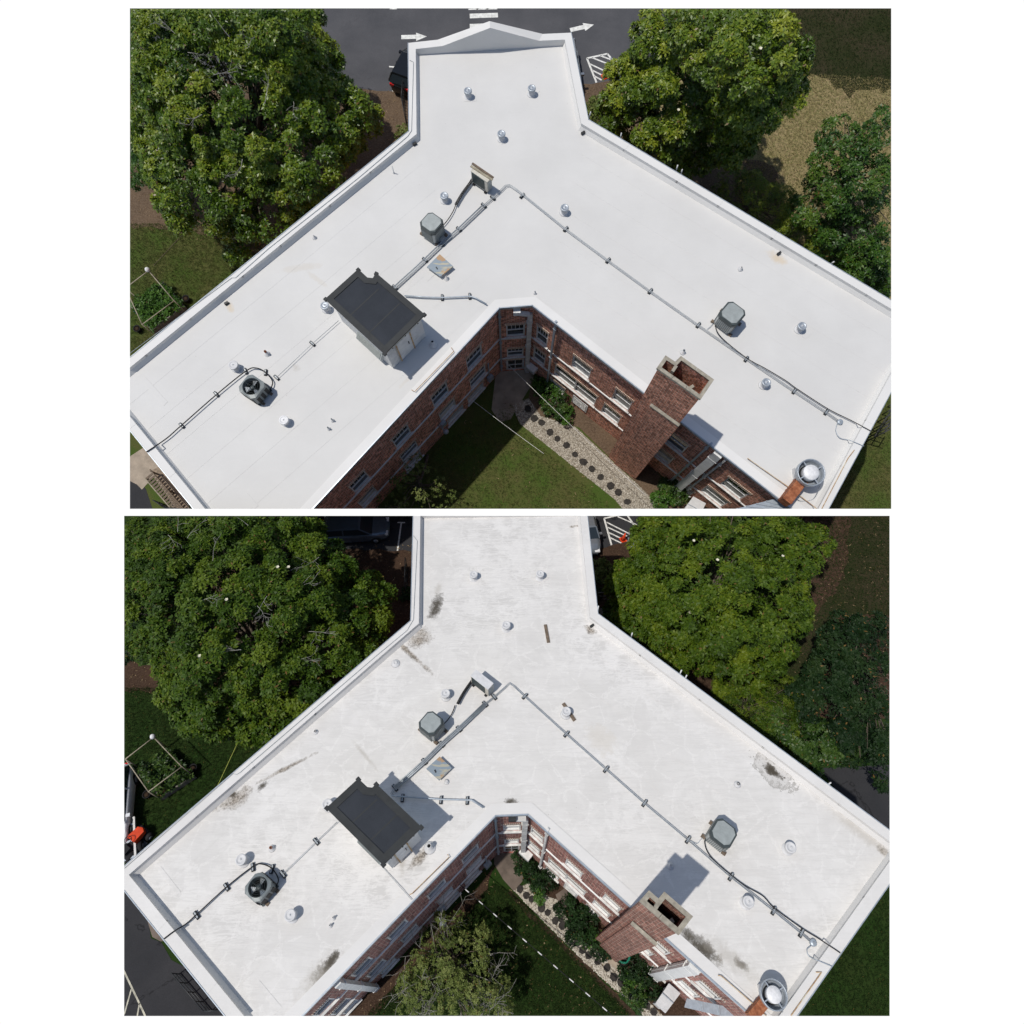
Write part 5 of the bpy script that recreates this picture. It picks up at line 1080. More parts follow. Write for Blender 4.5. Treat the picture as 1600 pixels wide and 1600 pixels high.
hooded_unit([(1084, 775), (1104, 786), (1090, 812), (1066, 800)], 1.4, 'white hooded cabinet at the foot of the right wing, sunny courtyard')
def awning(pts, zt, label):
    q = [P.at(x, y, zt) for x, y in pts]; b = sum(q, Vector())/4; b.z = zt; t = thing('awning', label, 'awning', b); cp = [(p.x, p.y) for p in q]; mb = MB(); mb.prism(cp, zt-.08, zt); obj('canopy', mb.shift(b), 'gutter_metal', t)
    for k in range(5): a, c = q[0].lerp(q[1], k/4), q[3].lerp(q[2], k/4); mb = MB(); mb.beam(a+Vector((0, 0, .03)), c+Vector((0, 0, .03)), .05, .05); obj('batten', mb.shift(b), 'galvanised', t)
awning([(1150, 795), (1212, 779), (1228, 790), (1236, 802)], 7.5, 'flat metal awning at the right end of the sunny courtyard')
t = tree('bare_tree', 'half bare small tree in the shade of the sunny courtyard', 'tree', (668, 705), [(650, 760, 2.4, 1.4), (630, 790, 2.2, 1.2), (680, 790, 2.2, 1.2)], 'leaf_olive', None, dens=12, nl=6, ln=.12, wd=.05, cr=.4, fill=.3, trunk_r=.09)
# =================================================================== LOWER PLOT: the same house, stained roof
setup(LO, 8.9)
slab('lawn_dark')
CUT = [(774, 1274), (825, 1272)]; W_ = 'on the stained roof'
roof_mat('roof_stained', CUT[1], (.640, .622, .592), (.70, .683, .655), [  # brighter base makes up in colour for the weaker sun here
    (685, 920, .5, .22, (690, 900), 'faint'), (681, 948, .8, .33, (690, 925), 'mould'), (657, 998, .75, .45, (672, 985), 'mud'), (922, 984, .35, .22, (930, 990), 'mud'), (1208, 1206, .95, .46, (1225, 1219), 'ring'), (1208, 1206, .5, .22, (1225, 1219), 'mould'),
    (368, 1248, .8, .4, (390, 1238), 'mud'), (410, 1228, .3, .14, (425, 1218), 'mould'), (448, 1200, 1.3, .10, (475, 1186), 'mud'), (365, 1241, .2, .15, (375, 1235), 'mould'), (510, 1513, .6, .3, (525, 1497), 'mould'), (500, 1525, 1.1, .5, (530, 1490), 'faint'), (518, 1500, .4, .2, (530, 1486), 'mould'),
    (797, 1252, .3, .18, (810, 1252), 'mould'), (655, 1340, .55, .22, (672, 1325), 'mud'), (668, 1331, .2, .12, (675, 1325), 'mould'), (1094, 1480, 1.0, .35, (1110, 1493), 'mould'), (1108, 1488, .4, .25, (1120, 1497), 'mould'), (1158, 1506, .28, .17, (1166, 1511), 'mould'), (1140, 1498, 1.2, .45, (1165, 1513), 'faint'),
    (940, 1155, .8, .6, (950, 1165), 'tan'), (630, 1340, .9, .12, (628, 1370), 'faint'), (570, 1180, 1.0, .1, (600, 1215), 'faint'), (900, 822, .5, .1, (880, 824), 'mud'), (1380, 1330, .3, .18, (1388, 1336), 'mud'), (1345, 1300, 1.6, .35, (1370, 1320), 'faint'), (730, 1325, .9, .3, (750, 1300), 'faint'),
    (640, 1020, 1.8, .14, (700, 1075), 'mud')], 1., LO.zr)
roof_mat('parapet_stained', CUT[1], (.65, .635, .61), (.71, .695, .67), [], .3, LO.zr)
make_building(dict(label='brick wing building under the stained white roof', roof='roof_stained', parapet='parapet_stained', brick='brick_overcast', brick_ch='brick_chimney_overcast',
    outer=[(177, 1369), (642, 970), (646, 795), (916, 791), (934, 959), (1428, 1326)],
    court=[(1214, 1622), (825, 1272), (774, 1274), (409.7, 1650.8)], gable=[(780, 770)],
    seams=[(680, 985, 770, 1065), (585, 1015, 700, 1120), (930, 975, 1080, 1110), (880, 1110, 1130, 1310), (980, 1170, 1280, 1440), (470, 1110, 560, 1200), (1060, 1130, 1330, 1350), (900, 1290, 1080, 1440), (640, 1000, 800, 1150), (420, 1160, 300, 1290)],
    bands=[4.05, 1.72],
    openings=dict(
        left=[(k, (x-w_, y+w_), (x+w_, y-w_), z0, z1) for (k, x, y, w_, z0, z1) in (('window', 735, 1334, 13, 4.3, 5.4), ('window', 682, 1389, 14, 4.3, 5.4), ('window', 621, 1453, 15, 4.3, 5.4), ('window', 566, 1512, 15, 4.3, 5.4), ('window', 505, 1575, 15, 4.3, 5.4),
              ('board', 741, 1353, 12, 1.85, 3.05), ('board', 696, 1400, 12, 1.85, 3.05), ('window', 640, 1459, 13, 1.85, 3.05), ('window', 588, 1514, 14, 1.85, 3.05), ('window', 530, 1574, 14, 1.85, 3.0), ('board', 739, 1374, 11, .3, 1.2), ('board', 708, 1409, 11, .3, 1.2), ('board', 612, 1512, 12, .3, 1.2), ('board', 552, 1574, 12, .3, 1.2))],
        apex=[('board', (786, 1295), (814, 1294), 4.3, 5.3), ('window', (788, 1317), (811, 1316), 1.9, 2.8), ('door', (787, 1331), (812, 1331), .05, 1.5)],
        right=[(k, (x-w_, y-w_*.9), (x+w_, y+w_*.9), z0, z1) for (k, x, y, w_, z0, z1) in (('window', 839, 1302, 10, 4.3, 5.4), ('window', 834, 1324, 9, 1.9, 3.0), ('board', 898, 1353, 13, 4.3, 5.4), ('board', 957, 1410, 13, 4.3, 5.4),
              ('window', 1034, 1478, 14, 4.3, 5.4), ('window', 1108, 1548, 17, 4.3, 5.4), ('double', 885, 1371, 29, 1.85, 3.05), ('board', 938, 1422, 13, 1.85, 3.05), ('board', 1005, 1482, 13, 1.85, 3.05), ('board', 1076, 1546, 15, 1.85, 3.05),
              ('board', 861, 1369, 10, .3, 1.1), ('panel', 890, 1395, 10, .3, 1.3), ('board', 922, 1427, 10, .3, 1.1), ('board', 984, 1484, 10, .3, 1.1), ('board', 1027, 1521, 12, .3, 1.1))]),
    spouts=[('apex', 820, 1282, .22, .16, 'painted_dirty', 0, 6.7), ('apex', 774.5, 1282, .09, .09, 'gutter_metal', .4, 7.2), ('right', 856, 1305, .10, .10, 'painted_dirty', 0, 7.5), ('right', 1072, 1500, .09, .1, 'painted_dirty', 0, 7.4), ('right', 1079, 1506, .42, .24, 'painted_white', 0, 7.2), ('right', 1086, 1514, .10, .1, 'painted_white', 1.5, 7.0), ('left', 558, 1535, .24, .2, 'painted_white', 0, 7.0)],
    chim_z=14.0, chimney=[(1014, 1391), (1029, 1404), (1038, 1393), (1083, 1432), (1061, 1461), (999, 1408)], front=(4, 5),
    flue_walls=[(1031, 1407, 1024, 1419, .12, .0), (1056, 1435, 1049, 1440, .12, .35)], shoulder=((0, 0), (0, 0), 10.4),
    scuppers=[(651, 976), (925, 978)],
    patches=[([(733, 893), (751, 893), (752, 913), (732, 914)], 0), ([(828, 902), (843, 890), (858, 902), (847, 914)], 0), ([(777, 985), (790, 973), (805, 984), (791, 997)], 0), ([(245, 1357), (251, 1353), (283, 1394), (276, 1399)], 0), ([(398, 1537), (405, 1531), (441, 1574), (434, 1580)], 0),
             ([(646, 1224), (665, 1207), (681, 1225), (661, 1242)], 0), ([(440, 1430), (455, 1413), (472, 1430), (455, 1448)], 0), ([(360, 1345), (375, 1333), (388, 1346), (374, 1358)], 0), ([(1213, 1328), (1230, 1312), (1247, 1325), (1231, 1345)], 0), ([(1147, 1411), (1163, 1396), (1185, 1412), (1171, 1430)], 0), ([(540, 1100), (548, 1094), (600, 1140), (592, 1147)], 0)]))
for a in [(740, 897, 'left roof vent of the pair near the top edge'), (844, 896, 'right roof vent of the pair near the top edge'), (791, 976, 'single roof vent in the middle of the head'), (696, 1083, 'roof vent beside the heat pump cables'), (885, 1111, 'roof vent with a loose plank leaning at it'),
          (511, 1256, 'roof vent half hidden at the west corner of the dark shed'), (1236, 1324, 'roof vent east of the right air conditioner'), (1170, 1409, 'roof vent between chimney and black cable'), (376, 1343, 'roof vent north of the open fan unit'), (453, 1430, 'roof vent south of the open fan unit')]: vent(a[0], a[1], 'white ' + a[2].replace('half hidden at the west corner of', 'half behind') + ' ' + W_, 'vent_white')
for (x, y, l, r, h, m) in [(424, 1325, 'rusty open pipe vent above the fan unit', .055, .2, 'rust'), (521, 1434, 'upper small pipe vent of the pair near the south eave', .03, .2, 'vent_white'), (516, 1446, 'lower small pipe vent of the pair near the south eave', .03, .2, 'vent_white'), (618, 1036, 'capped low pipe vent by the north west parapet', .08, .1, 'vent_white'),
        (698, 1221, 'small pipe vent at the corner of the hatch', .045, .12, 'vent_white'), (1153, 1225, 'black mouthed pipe vent north of the right air conditioner', .055, .14, 'rubber_black'), (1048, 1353, 'small pipe vent between chimney and conduit', .05, .14, 'vent_white'), (671, 1323, 'white pipe vent at the door side of the dark shed', .09, .4, 'vent_white'), (493, 1143, 'small black pipe vent in the north west of the wing', .045, .12, 'rubber_black')]:
    pipe_vent(x, y, l + ' ' + W_, r, h, m)
aL = math.atan2(P.walls['left'].u.y, P.walls['left'].u.x); aR = math.atan2(P.walls['right'].u.y, P.walls['right'].u.x)
condenser(673, 1129, 'grey lidded air conditioner west of the conduit on the stained roof', aR + .05, .86, .9)
condenser(1131, 1301, 'grey lidded air conditioner near the right parapet of the stained roof', aR, .86)
fan_condenser(403, 1386, 'round mouthed air conditioner with its fan open on the stained roof', aR + .12, .8, .72)
mini_split(753, 1062, 'heat pump standing on edge, bare top, on the stained roof', aR + .02 + math.pi, False)
mb_main = [(617, 1231), (663, 1190), (690, 1163), (717, 1139), (758, 1100), (772, 1089)]
run('conduit', [(611, 1241)] + mb_main + [(790, 1073), (796, 1067), (803, 1072), (820, 1088), (885, 1147), (947, 1202), (1007, 1255), (1075, 1312), (1142, 1370), (1209, 1423), (1252, 1458), (1269, 1473)], .10, .012, 'conduit_metal', 'long bent metal conduit crossing the stained roof from shed to right parapet', 'conduit', 2, .055)
run('conduit', mb_main[:5], .15, .030, 'conduit_metal', 'short thick conduit bundle rising from the dark shed on the stained roof', 'conduit', 3, .065)
conduit_blocks(mb_main, '', ['black support block under the conduit %s on the stained roof' % s for s in ('right at the dark shed', 'beside the roof hatch', 'by the lidded air conditioner', 'halfway to the heat pump', 'left below the heat pump', 'right below the heat pump')])
conduit_blocks([(820, 1088), (885, 1147), (947, 1202), (1007, 1255), (1075, 1312), (1142, 1370), (1209, 1423), (1252, 1458)], '', ['black support block %s along the diagonal conduit of the stained roof' % s for s in ('first after the bend', 'second', 'third', 'fourth', 'fifth', 'sixth', 'seventh', 'last, near the junction box')])
run('conduit', [(612, 1243), (620, 1244), (690, 1249), (730, 1250), (737, 1250), (755, 1262)], .13, .032, 'gutter_metal', 'pale pipe running level from the dark shed on the stained roof', 'pipe')
conduit_blocks([(629, 1247), (689, 1250), (730, 1251)], '', ['black support block %s under the level pipe of the stained roof' % s for s in ('leftmost', 'middle', 'rightmost')])
run('conduit', [(527, 1284), (494, 1315), (436, 1371)], .12, .012, 'conduit_metal', 'thin conduit from dark shed to open fan unit on the stained roof', 'conduit', 1)
conduit_blocks([(494, 1315), (442, 1366)], '', ['black support block %s thin conduit of the stained roof' % s for s in ('in the middle of the', 'at the fan unit end of the')])
run('cable', [(256, 1467), (272, 1455), (290, 1444), (306, 1430), (354, 1386), (395, 1354), (409, 1350), (425, 1357), (435, 1374), (430, 1387)], .12, .023, 'rubber_black', 'thick black cable looping from left parapet to fan unit on the stained roof', 'cable', 1, smooth=5)
conduit_blocks([(307, 1430), (354, 1386), (395, 1355), (425, 1358)], '', ['dark support block %s black looping cable of the stained roof' % s for s in ('nearest the parapet under the', 'second under the', 'where the loop starts under the', 'at the top bend of the')])
run('cable', [(1109, 1304), (1101, 1315), (1110, 1338), (1143, 1368), (1166, 1385), (1192, 1400), (1210, 1419), (1254, 1451), (1280, 1467), (1313, 1489)], .12, .020, 'rubber_black', 'long black cable from right air conditioner over the parapet of the stained roof', 'cable', 1, smooth=5)
run('cable', [(690, 1135), (700, 1124), (707, 1113), (711, 1102)], .12, .022, 'rubber_black', 'short black cable from lidded air conditioner on the stained roof', 'cable', 1, smooth=5)
run('cable', [(715, 1100), (723, 1085), (733, 1070), (739, 1062)], .16, .022, 'rubber_black', 'bundle of black hoses leaving the heat pump on the stained roof', 'cable', 3, .045, smooth=4)
run('cable', [(1080, 1314), (1089, 1318), (1095, 1312), (1105, 1303)], .08, .010, 'gutter_metal', 'thin grey lead at the foot of the right air conditioner on the stained roof', 'cable', smooth=4)
run('cable', [(1267, 1478), (1261, 1484), (1264, 1494), (1276, 1500), (1300, 1510)], .07, .015, 'gutter_metal', 'grey lead curling from junction box over the parapet of the stained roof', 'cable', smooth=5)
run('cable', [(194, 1357), (364, 1209), (370, 1210), (375, 1207), (500, 1100), (590, 1023), (636, 985), (646, 968), (652, 845), (646, 837)], HP+.02, .012, 'conduit_metal', 'thin lightning cable along the north west parapet of the stained roof', 'cable')
p = P.at(1271, 1473, P.zr+.1); t = thing('junction_box', 'small round junction box at the end of the stained roof conduit', 'junction box', (p.x, p.y, P.zr)); mb = MB(); mb.lathe([(.11, 0), (.12, .02), (.12, .11), (.1, .13), (0, .13)], 12); obj('box', mb, 'gutter_metal', t); mb = MB(); mb.box((.0, 0, .14), (.06, .06, .03)); obj('knob', mb, 'conduit_metal', t)
hatch([(687, 1182), (706, 1200), (686, 1219), (666, 1201)], 'square metal roof hatch with rusty patches on the stained roof')
penthouse(dict(label='roof shed with flat dark top on the stained roof', pts=[(511, 1263), (560, 1218), (574, 1231), (582, 1232), (588, 1226), (658, 1293), (599, 1351)], door_edge=(5, 6), hood_edge=(6, 0), hood=(.12, .6)))
exhaust_fan(1214, 1554, 1186, 1580, 'large round exhaust fan in the right corner of the stained roof', 'rusty square duct beside the exhaust fan of the stained roof', .72)
for (pts, l) in [([(1122, 1524), (1127, 1525), (1175, 1567), (1200, 1590)], 'rusty rod along the courtyard eave of the stained roof'), ([(1275, 1519), (1284, 1519), (1236, 1587)], 'rusty rod along the right parapet of the stained roof'), ([(640, 1398), (644, 1396), (702, 1339), (699, 1335)], 'bent pale rod along the eave below the dark shed, stained roof')]:
    run('edge_rod', pts, .12, .016, 'rust_thin', l, 'rod', 1, group='rods along the roof edges')
for (pts, l) in [([(852, 976), (857, 1004)], 'loose weathered plank lying on the head of the stained roof'), ([(880, 1099), (898, 1126)], 'loose weathered plank beside the vent on the stained roof')]:
    a, b = P.at(*pts[0], P.zr+.03), P.at(*pts[1], P.zr+.03); d = b-a; mb = MB(); mb.box((0, 0, 0), (d.length, .14, .05)); o = obj('plank', mb, 'timber_brown', None, (a+b)/2, math.atan2(d.y, d.x), l, 'plank', None, 'loose planks on the roof')
posts([(986, 996, 988, 989), (1061, 1056, 1065, 1047), (1070, 1062, 1073, 1055), (1292, 1227, 1298, 1223), (934, 956, 935, 947)], ['white rod %s of the stained roof' % s for s in ('leftmost along the north east wall', 'upper of the pair halfway along the north east wall', 'lower of the pair halfway along the north east wall', 'farthest right on the north east wall', 'at the inner corner by the head')])
p = P.walls['apex'].pt(P.walls['apex'].s_of(800, 1277, 0)[0], .2, P.zr-.35); bq = thing('rain_collector', 'white gutter collector with arm in the courtyard corner below stained roof', 'gutter collector', p); obj('box', MB().box((0, 0, -.05), (.3, .24, .24)), 'dark_frame', bq); mb = MB(); q = P.walls['apex'].pt(P.walls['apex'].s_of(820, 1281, 0)[0], .2, P.zr-.65); mb.beam((0, 0, -.12), tuple(q-p), .2, .14); obj('arm', mb, 'painted_white', bq)
# --- ground
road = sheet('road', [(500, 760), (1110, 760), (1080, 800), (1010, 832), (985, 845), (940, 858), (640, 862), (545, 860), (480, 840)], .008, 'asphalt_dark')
stripe(road, [(627, 817), (621, 861)], .10); stripe(road, [(621, 816.5), (633, 816.5)], .1)
stripe(road, [(944, 810), (957, 857)], .12); stripe(road, [(944, 810), (978, 802), (1003, 838)], .12)
for a, b in [((948, 816), (999, 842)), ((950, 824), (980, 838)), ((953, 840), (976, 851)), ((951, 832), (985, 848)), ((965, 807), (995, 820))]: stripe(road, [a, b], .1)
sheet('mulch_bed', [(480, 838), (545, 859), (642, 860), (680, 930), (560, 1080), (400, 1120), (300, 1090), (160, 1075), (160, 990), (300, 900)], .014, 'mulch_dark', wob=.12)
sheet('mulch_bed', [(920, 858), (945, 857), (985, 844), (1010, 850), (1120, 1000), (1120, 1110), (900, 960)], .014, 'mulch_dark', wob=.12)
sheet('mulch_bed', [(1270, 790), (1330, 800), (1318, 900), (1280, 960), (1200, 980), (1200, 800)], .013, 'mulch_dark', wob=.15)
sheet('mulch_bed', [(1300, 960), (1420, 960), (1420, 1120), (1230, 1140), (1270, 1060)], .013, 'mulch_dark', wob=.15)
sheet('worn_lawn', [(1200, 780), (1420, 780), (1420, 1010), (1300, 1000), (1150, 1150), (1120, 1080), (1230, 960)], .006, 'lawn_worn_and_shade', wob=.15)
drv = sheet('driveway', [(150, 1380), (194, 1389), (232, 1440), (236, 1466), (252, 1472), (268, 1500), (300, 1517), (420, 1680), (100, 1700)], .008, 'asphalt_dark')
sheet('pavement', [(225, 1420), (258, 1470), (251, 1471), (238, 1464)], .012, 'concrete_dark')
stripe(drv, [(190, 1510), (214, 1560), (228, 1590)], .07, 'road_paint_worn'); stripe(drv, [(205, 1546), (194, 1585)], .06, 'road_paint_worn'); stripe(drv, [(218, 1567), (214, 1590)], .06, 'road_paint_worn')
sheet('driveway', [(1280, 1200), (1500, 1190), (1500, 1400), (1380, 1330)], .008, 'asphalt_dark')
sheet('garden_path', [(772, 1322), (818, 1319), (817, 1376), (803, 1393), (786, 1374), (772, 1350)], .012, 'concrete_dark')
sheet('garden_path', [(868, 1398), (882, 1388), (898, 1408), (888, 1420), (874, 1414)], .012, 'concrete_dark')
sheet('garden_path', [(948, 1492), (962, 1480), (982, 1494), (972, 1518), (952, 1512)], .016, 'concrete')
GL = [(802, 1390), (820, 1410), (870, 1460), (914, 1504), (960, 1546), (990, 1568), (1015, 1600)]; GR = [(1050, 1600), (1000, 1553), (948, 1500), (898, 1452), (876, 1420), (872, 1406), (858, 1402), (826, 1380)]
gb = sheet('gravel_bed', GL + GR, .010, 'gravel'); pebbles(GL + GR, 14000, gb)
Z = [(1270, 600), (1318, 640), (1365, 683), (1422, 733), (1475, 782), (1535, 838), (1540, 745)]; st_ = [(560+x/5, 1270+y/5) for x, y in Z] + [(820+x/5, 1270+y/5) for x, y in [(235, 838), (290, 890), (345, 960), (400, 1015), (450, 1070), (505, 1120), (575, 1170), (637, 1220), (695, 1275), (752, 1335), (808, 1385), (875, 1450), (945, 1510), (1015, 1555)]]
for (x, y) in st_[:6] + st_[6:7] + st_[8:]: stone(x, y, gb, .17)
for (x, y, r) in [(875, 1437, .15)]: stone(x, y, gb, r)
sheet('planting_bed', [(826, 1380), (858, 1402), (872, 1406), (900, 1452), (948, 1500), (1000, 1553), (1050, 1600), (1100, 1640), (1140, 1600), (1000, 1480), (900, 1400), (820, 1335)], .007, 'mulch_dark')
sheet('planting_bed', [(800, 1391), (818, 1411), (914, 1506), (1010, 1600), (1000, 1604), (908, 1512), (812, 1418), (794, 1396)], .009, 'soil', wob=.04)
sheet('planting_bed', [(772, 1350), (745, 1385), (700, 1430), (640, 1490), (560, 1565), (520, 1610), (560, 1610), (640, 1530), (720, 1440), (760, 1395)], .007, 'mulch_dark', wob=.08)
tufts('grass', 26000, 'blade_dark', [(180, 1075), (430, 1075), (420, 1170), (200, 1370)]); tufts('grass', 30000, 'blade_dark', [(560, 1600), (770, 1380), (800, 1395), (1010, 1610)]); tufts('grass', 9000, 'blade_dark', [(1392, 1380), (1420, 1380), (1420, 1600), (1240, 1600)]); tufts('grass', 26000, 'blade_dark', [(1150, 790), (1420, 790), (1420, 1010), (1150, 1150)], .10, .02)
litter(2200, [(160, 900), (642, 840), (680, 930), (400, 1120), (160, 1085)]); litter(1800, [(900, 850), (1400, 800), (1400, 1150), (1100, 1110)]); litter(500, [(768, 1335), (1060, 1600), (540, 1600)])
# --- plants
tree('magnolia_tree', 'huge magnolia filling the top left of the stained roof plot', 'tree', (390, 1030),
     [(390, 985, 5.5, 4.9), (300, 900, 5.5, 3.6), (255, 960, 4.5, 2.6), (470, 905, 5.5, 2.7), (545, 965, 4.6, 2.1), (345, 1070, 4.2, 2.5), (440, 1090, 3.6, 2.2), (490, 1030, 5, 2.9), (400, 850, 6, 3.6), (300, 1040, 4, 1.5), (395, 1105, 2.8, 1.3), (570, 930, 3.8, 1.1), (235, 880, 5.0, 3.0), (445, 850, 5, 2.3)],
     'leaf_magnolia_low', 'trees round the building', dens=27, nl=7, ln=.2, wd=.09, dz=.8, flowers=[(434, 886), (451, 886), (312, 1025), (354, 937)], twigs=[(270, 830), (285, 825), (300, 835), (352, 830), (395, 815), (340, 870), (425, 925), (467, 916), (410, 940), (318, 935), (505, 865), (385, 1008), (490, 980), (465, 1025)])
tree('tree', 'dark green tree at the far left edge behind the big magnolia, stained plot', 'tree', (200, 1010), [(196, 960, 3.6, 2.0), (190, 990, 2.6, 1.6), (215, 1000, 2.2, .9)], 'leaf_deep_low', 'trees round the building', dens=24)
tree('magnolia_tree', 'magnolia with white blossoms right of the stained roof head', 'tree', (1110, 960),
     [(1115, 915, 5.5, 4.2), (1060, 860, 5, 2.6), (1198, 880, 5.4, 2.3), (1160, 830, 5.2, 3.0), (1205, 940, 4.6, 2.0), (1150, 990, 4.4, 2.4), (1050, 940, 4.4, 2.9), (1000, 920, 3.8, 1.5), (985, 975, 2.8, 1.5), (1080, 1000, 3.2, 2.0), (1150, 1040, 2.0, 1.6), (1045, 1030, 2.4, 1.3), (1264, 845, 4.6, 1.1), (1195, 1000, 3.4, 1.3)],
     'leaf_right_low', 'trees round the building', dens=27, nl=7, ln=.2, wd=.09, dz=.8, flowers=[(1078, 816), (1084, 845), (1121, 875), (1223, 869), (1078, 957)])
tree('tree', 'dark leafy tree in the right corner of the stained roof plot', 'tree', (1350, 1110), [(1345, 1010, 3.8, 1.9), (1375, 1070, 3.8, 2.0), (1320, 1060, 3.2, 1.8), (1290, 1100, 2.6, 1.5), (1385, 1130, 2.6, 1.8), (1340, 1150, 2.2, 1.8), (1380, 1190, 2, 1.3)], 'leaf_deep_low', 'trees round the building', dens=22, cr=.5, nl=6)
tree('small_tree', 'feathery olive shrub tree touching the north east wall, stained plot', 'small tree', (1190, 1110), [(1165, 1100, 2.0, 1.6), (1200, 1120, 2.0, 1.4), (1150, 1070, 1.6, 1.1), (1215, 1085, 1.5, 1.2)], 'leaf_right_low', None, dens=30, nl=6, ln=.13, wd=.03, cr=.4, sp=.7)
tree('small_tree', 'fresh green bush between feathery shrub and corner tree, stained plot', 'small tree', (1255, 1160), [(1240, 1140, 1.8, 1.2), (1270, 1165, 1.8, 1.3), (1240, 1170, 1.4, .9)], 'leaf_shrub', None, dens=26, cr=.4, sp=.7)
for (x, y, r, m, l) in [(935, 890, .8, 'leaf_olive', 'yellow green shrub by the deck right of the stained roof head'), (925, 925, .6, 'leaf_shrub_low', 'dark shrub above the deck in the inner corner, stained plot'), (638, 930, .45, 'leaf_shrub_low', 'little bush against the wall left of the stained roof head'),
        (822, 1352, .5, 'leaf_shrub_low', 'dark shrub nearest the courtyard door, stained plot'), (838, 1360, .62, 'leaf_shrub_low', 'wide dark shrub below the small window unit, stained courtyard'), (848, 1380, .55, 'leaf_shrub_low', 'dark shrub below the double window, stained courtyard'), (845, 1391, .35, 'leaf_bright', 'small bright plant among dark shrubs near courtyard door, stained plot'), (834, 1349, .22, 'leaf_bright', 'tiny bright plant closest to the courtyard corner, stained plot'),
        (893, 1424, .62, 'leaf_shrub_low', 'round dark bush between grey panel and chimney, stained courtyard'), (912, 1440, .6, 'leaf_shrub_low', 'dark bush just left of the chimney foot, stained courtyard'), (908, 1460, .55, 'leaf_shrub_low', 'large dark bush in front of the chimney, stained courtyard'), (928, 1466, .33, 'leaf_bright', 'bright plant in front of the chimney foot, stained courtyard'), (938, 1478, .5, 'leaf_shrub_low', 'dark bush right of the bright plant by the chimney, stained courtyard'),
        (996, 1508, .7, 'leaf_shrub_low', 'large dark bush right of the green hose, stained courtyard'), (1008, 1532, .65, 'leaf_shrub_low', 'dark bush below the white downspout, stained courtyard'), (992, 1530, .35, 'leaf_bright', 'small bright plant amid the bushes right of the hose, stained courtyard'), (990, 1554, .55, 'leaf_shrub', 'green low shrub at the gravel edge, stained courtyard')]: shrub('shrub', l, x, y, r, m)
t = tree('bare_tree', 'half bare tree with grey twigs on the courtyard lawn, stained plot', 'tree', (712, 1515), [(705, 1490, 2.3, 1.5), (680, 1530, 2.1, 1.4), (740, 1540, 2.1, 1.5), (710, 1570, 2.0, 1.5), (665, 1565, 1.6, 1.1), (700, 1455, 2.0, .8), (755, 1570, 1.6, 1.0)], 'leaf_olive', None, dens=30, nl=6, ln=.10, wd=.045, cr=.38, fill=.5, trunk_r=.1)
b = P.at(712, 1515, 0); mb = MB()
for (x, y, z, l_) in [(760, 1530, 1.6, 2.1), (745, 1560, 1.4, 1.9), (775, 1490, 1.6, 1.2), (665, 1480, 1.6, 1.9), (655, 1530, 1.5, 1.8), (690, 1450, 1.8, 1.7), (640, 1560, 1.2, 1.4), (700, 1560, 1.8, 1.4), (730, 1580, 1.6, 1.5), (770, 1570, 1.5, 1.5)]:
    s = b + Vector((0, 0, 1.0)); e = P.at(x, y, z+.5); m = s.lerp(e, .6); mb = MB(); mb.tube([s, m, m.lerp(e, .4)], [.055, .035, .028], 5)
    for k in range(3):
        for pts, rs in branch_paths(m.lerp(e, random.random()*.4), (e-s).normalized() + Vector((random.gauss(0, .35), random.gauss(0, .35), .25)), l_*random.uniform(.6, 1), .026, 2, .7): mb.tube(pts, rs, 4, cap=False)
    obj('branch', mb.shift(b), 'twig_grey', t, kind='stuff')
planter(dict(box=[(213, 1207), (262, 1172), (303, 1212), (250, 1247)], wood='wood_grey', leaf='leaf_shrub', label='timber raised garden bed full of vegetables, dark lawn', label2='pole frame around the raised garden bed, dark lawn', poles=[(196, 1186), (240, 1152), (284, 1198), (232, 1237)], lamp=1,
    pots=[(231, 1242, 'rubber_black', 'black bucket left of the garden bed on dark lawn'), (303, 1201, 'rubber_black', 'black bucket at the right corner of the garden bed on dark lawn'), (231, 1212, 'plastic_blue', 'blue bucket in the garden bed on dark lawn'), (263, 1212, 'reflective_white', 'white bucket at the garden bed on dark lawn')]))
railing('handrail', 'long black handrail beside the driveway at the left end wall', 'handrail', [(281, 1522), (330, 1580), (352, 1578)], .9, n=4)
railing('fence', 'black fence panel left of the stained roof head', 'fence', [(637, 888), (636, 930)], 1.3, n=5)
railing('deck_rail', 'grey deck railing in the inner corner right of the stained head', 'railing', [(932, 937), (962, 938), (958, 960)], .9, 'wood_grey', 2)
dq = [P.at(x, y, .3) for x, y in [(934, 950), (972, 952), (968, 966), (938, 964)]]; b0 = sum(dq, Vector())/4; b0.z = 0; t = thing('deck', 'grey timber deck in the inner corner right of stained head', 'deck', b0)
for k in range(6): a, c, d, e = dq[0].lerp(dq[3], k/6), dq[1].lerp(dq[2], k/6), dq[1].lerp(dq[2], (k+.85)/6), dq[0].lerp(dq[3], (k+.85)/6); mb = MB(); mb.prism([(v.x, v.y) for v in (a, c, d, e)], .26, .3); obj('plank', mb.shift(b0), 'wood_grey', t)
for v in dq: obj('post', MB().box((v.x-b0.x, v.y-b0.y, .12), (.1, .1, .26)), 'wood_grey', t)
car('parked_car', 'dark blue grey parked car at the top, left of the stained roof head', 556, 826, R(4), 'car_bluegrey', 4.6, 1.9)
car('parked_car', 'silver parked car peeking out right of the stained roof head', 913, 828, R(-84), 'car_silver', 4.0, 1.8)
car('parked_car', 'white parked car cut by the left edge beside the dark lawn', 177, 1262, R(-75), 'car_white', 4.2, 1.8)
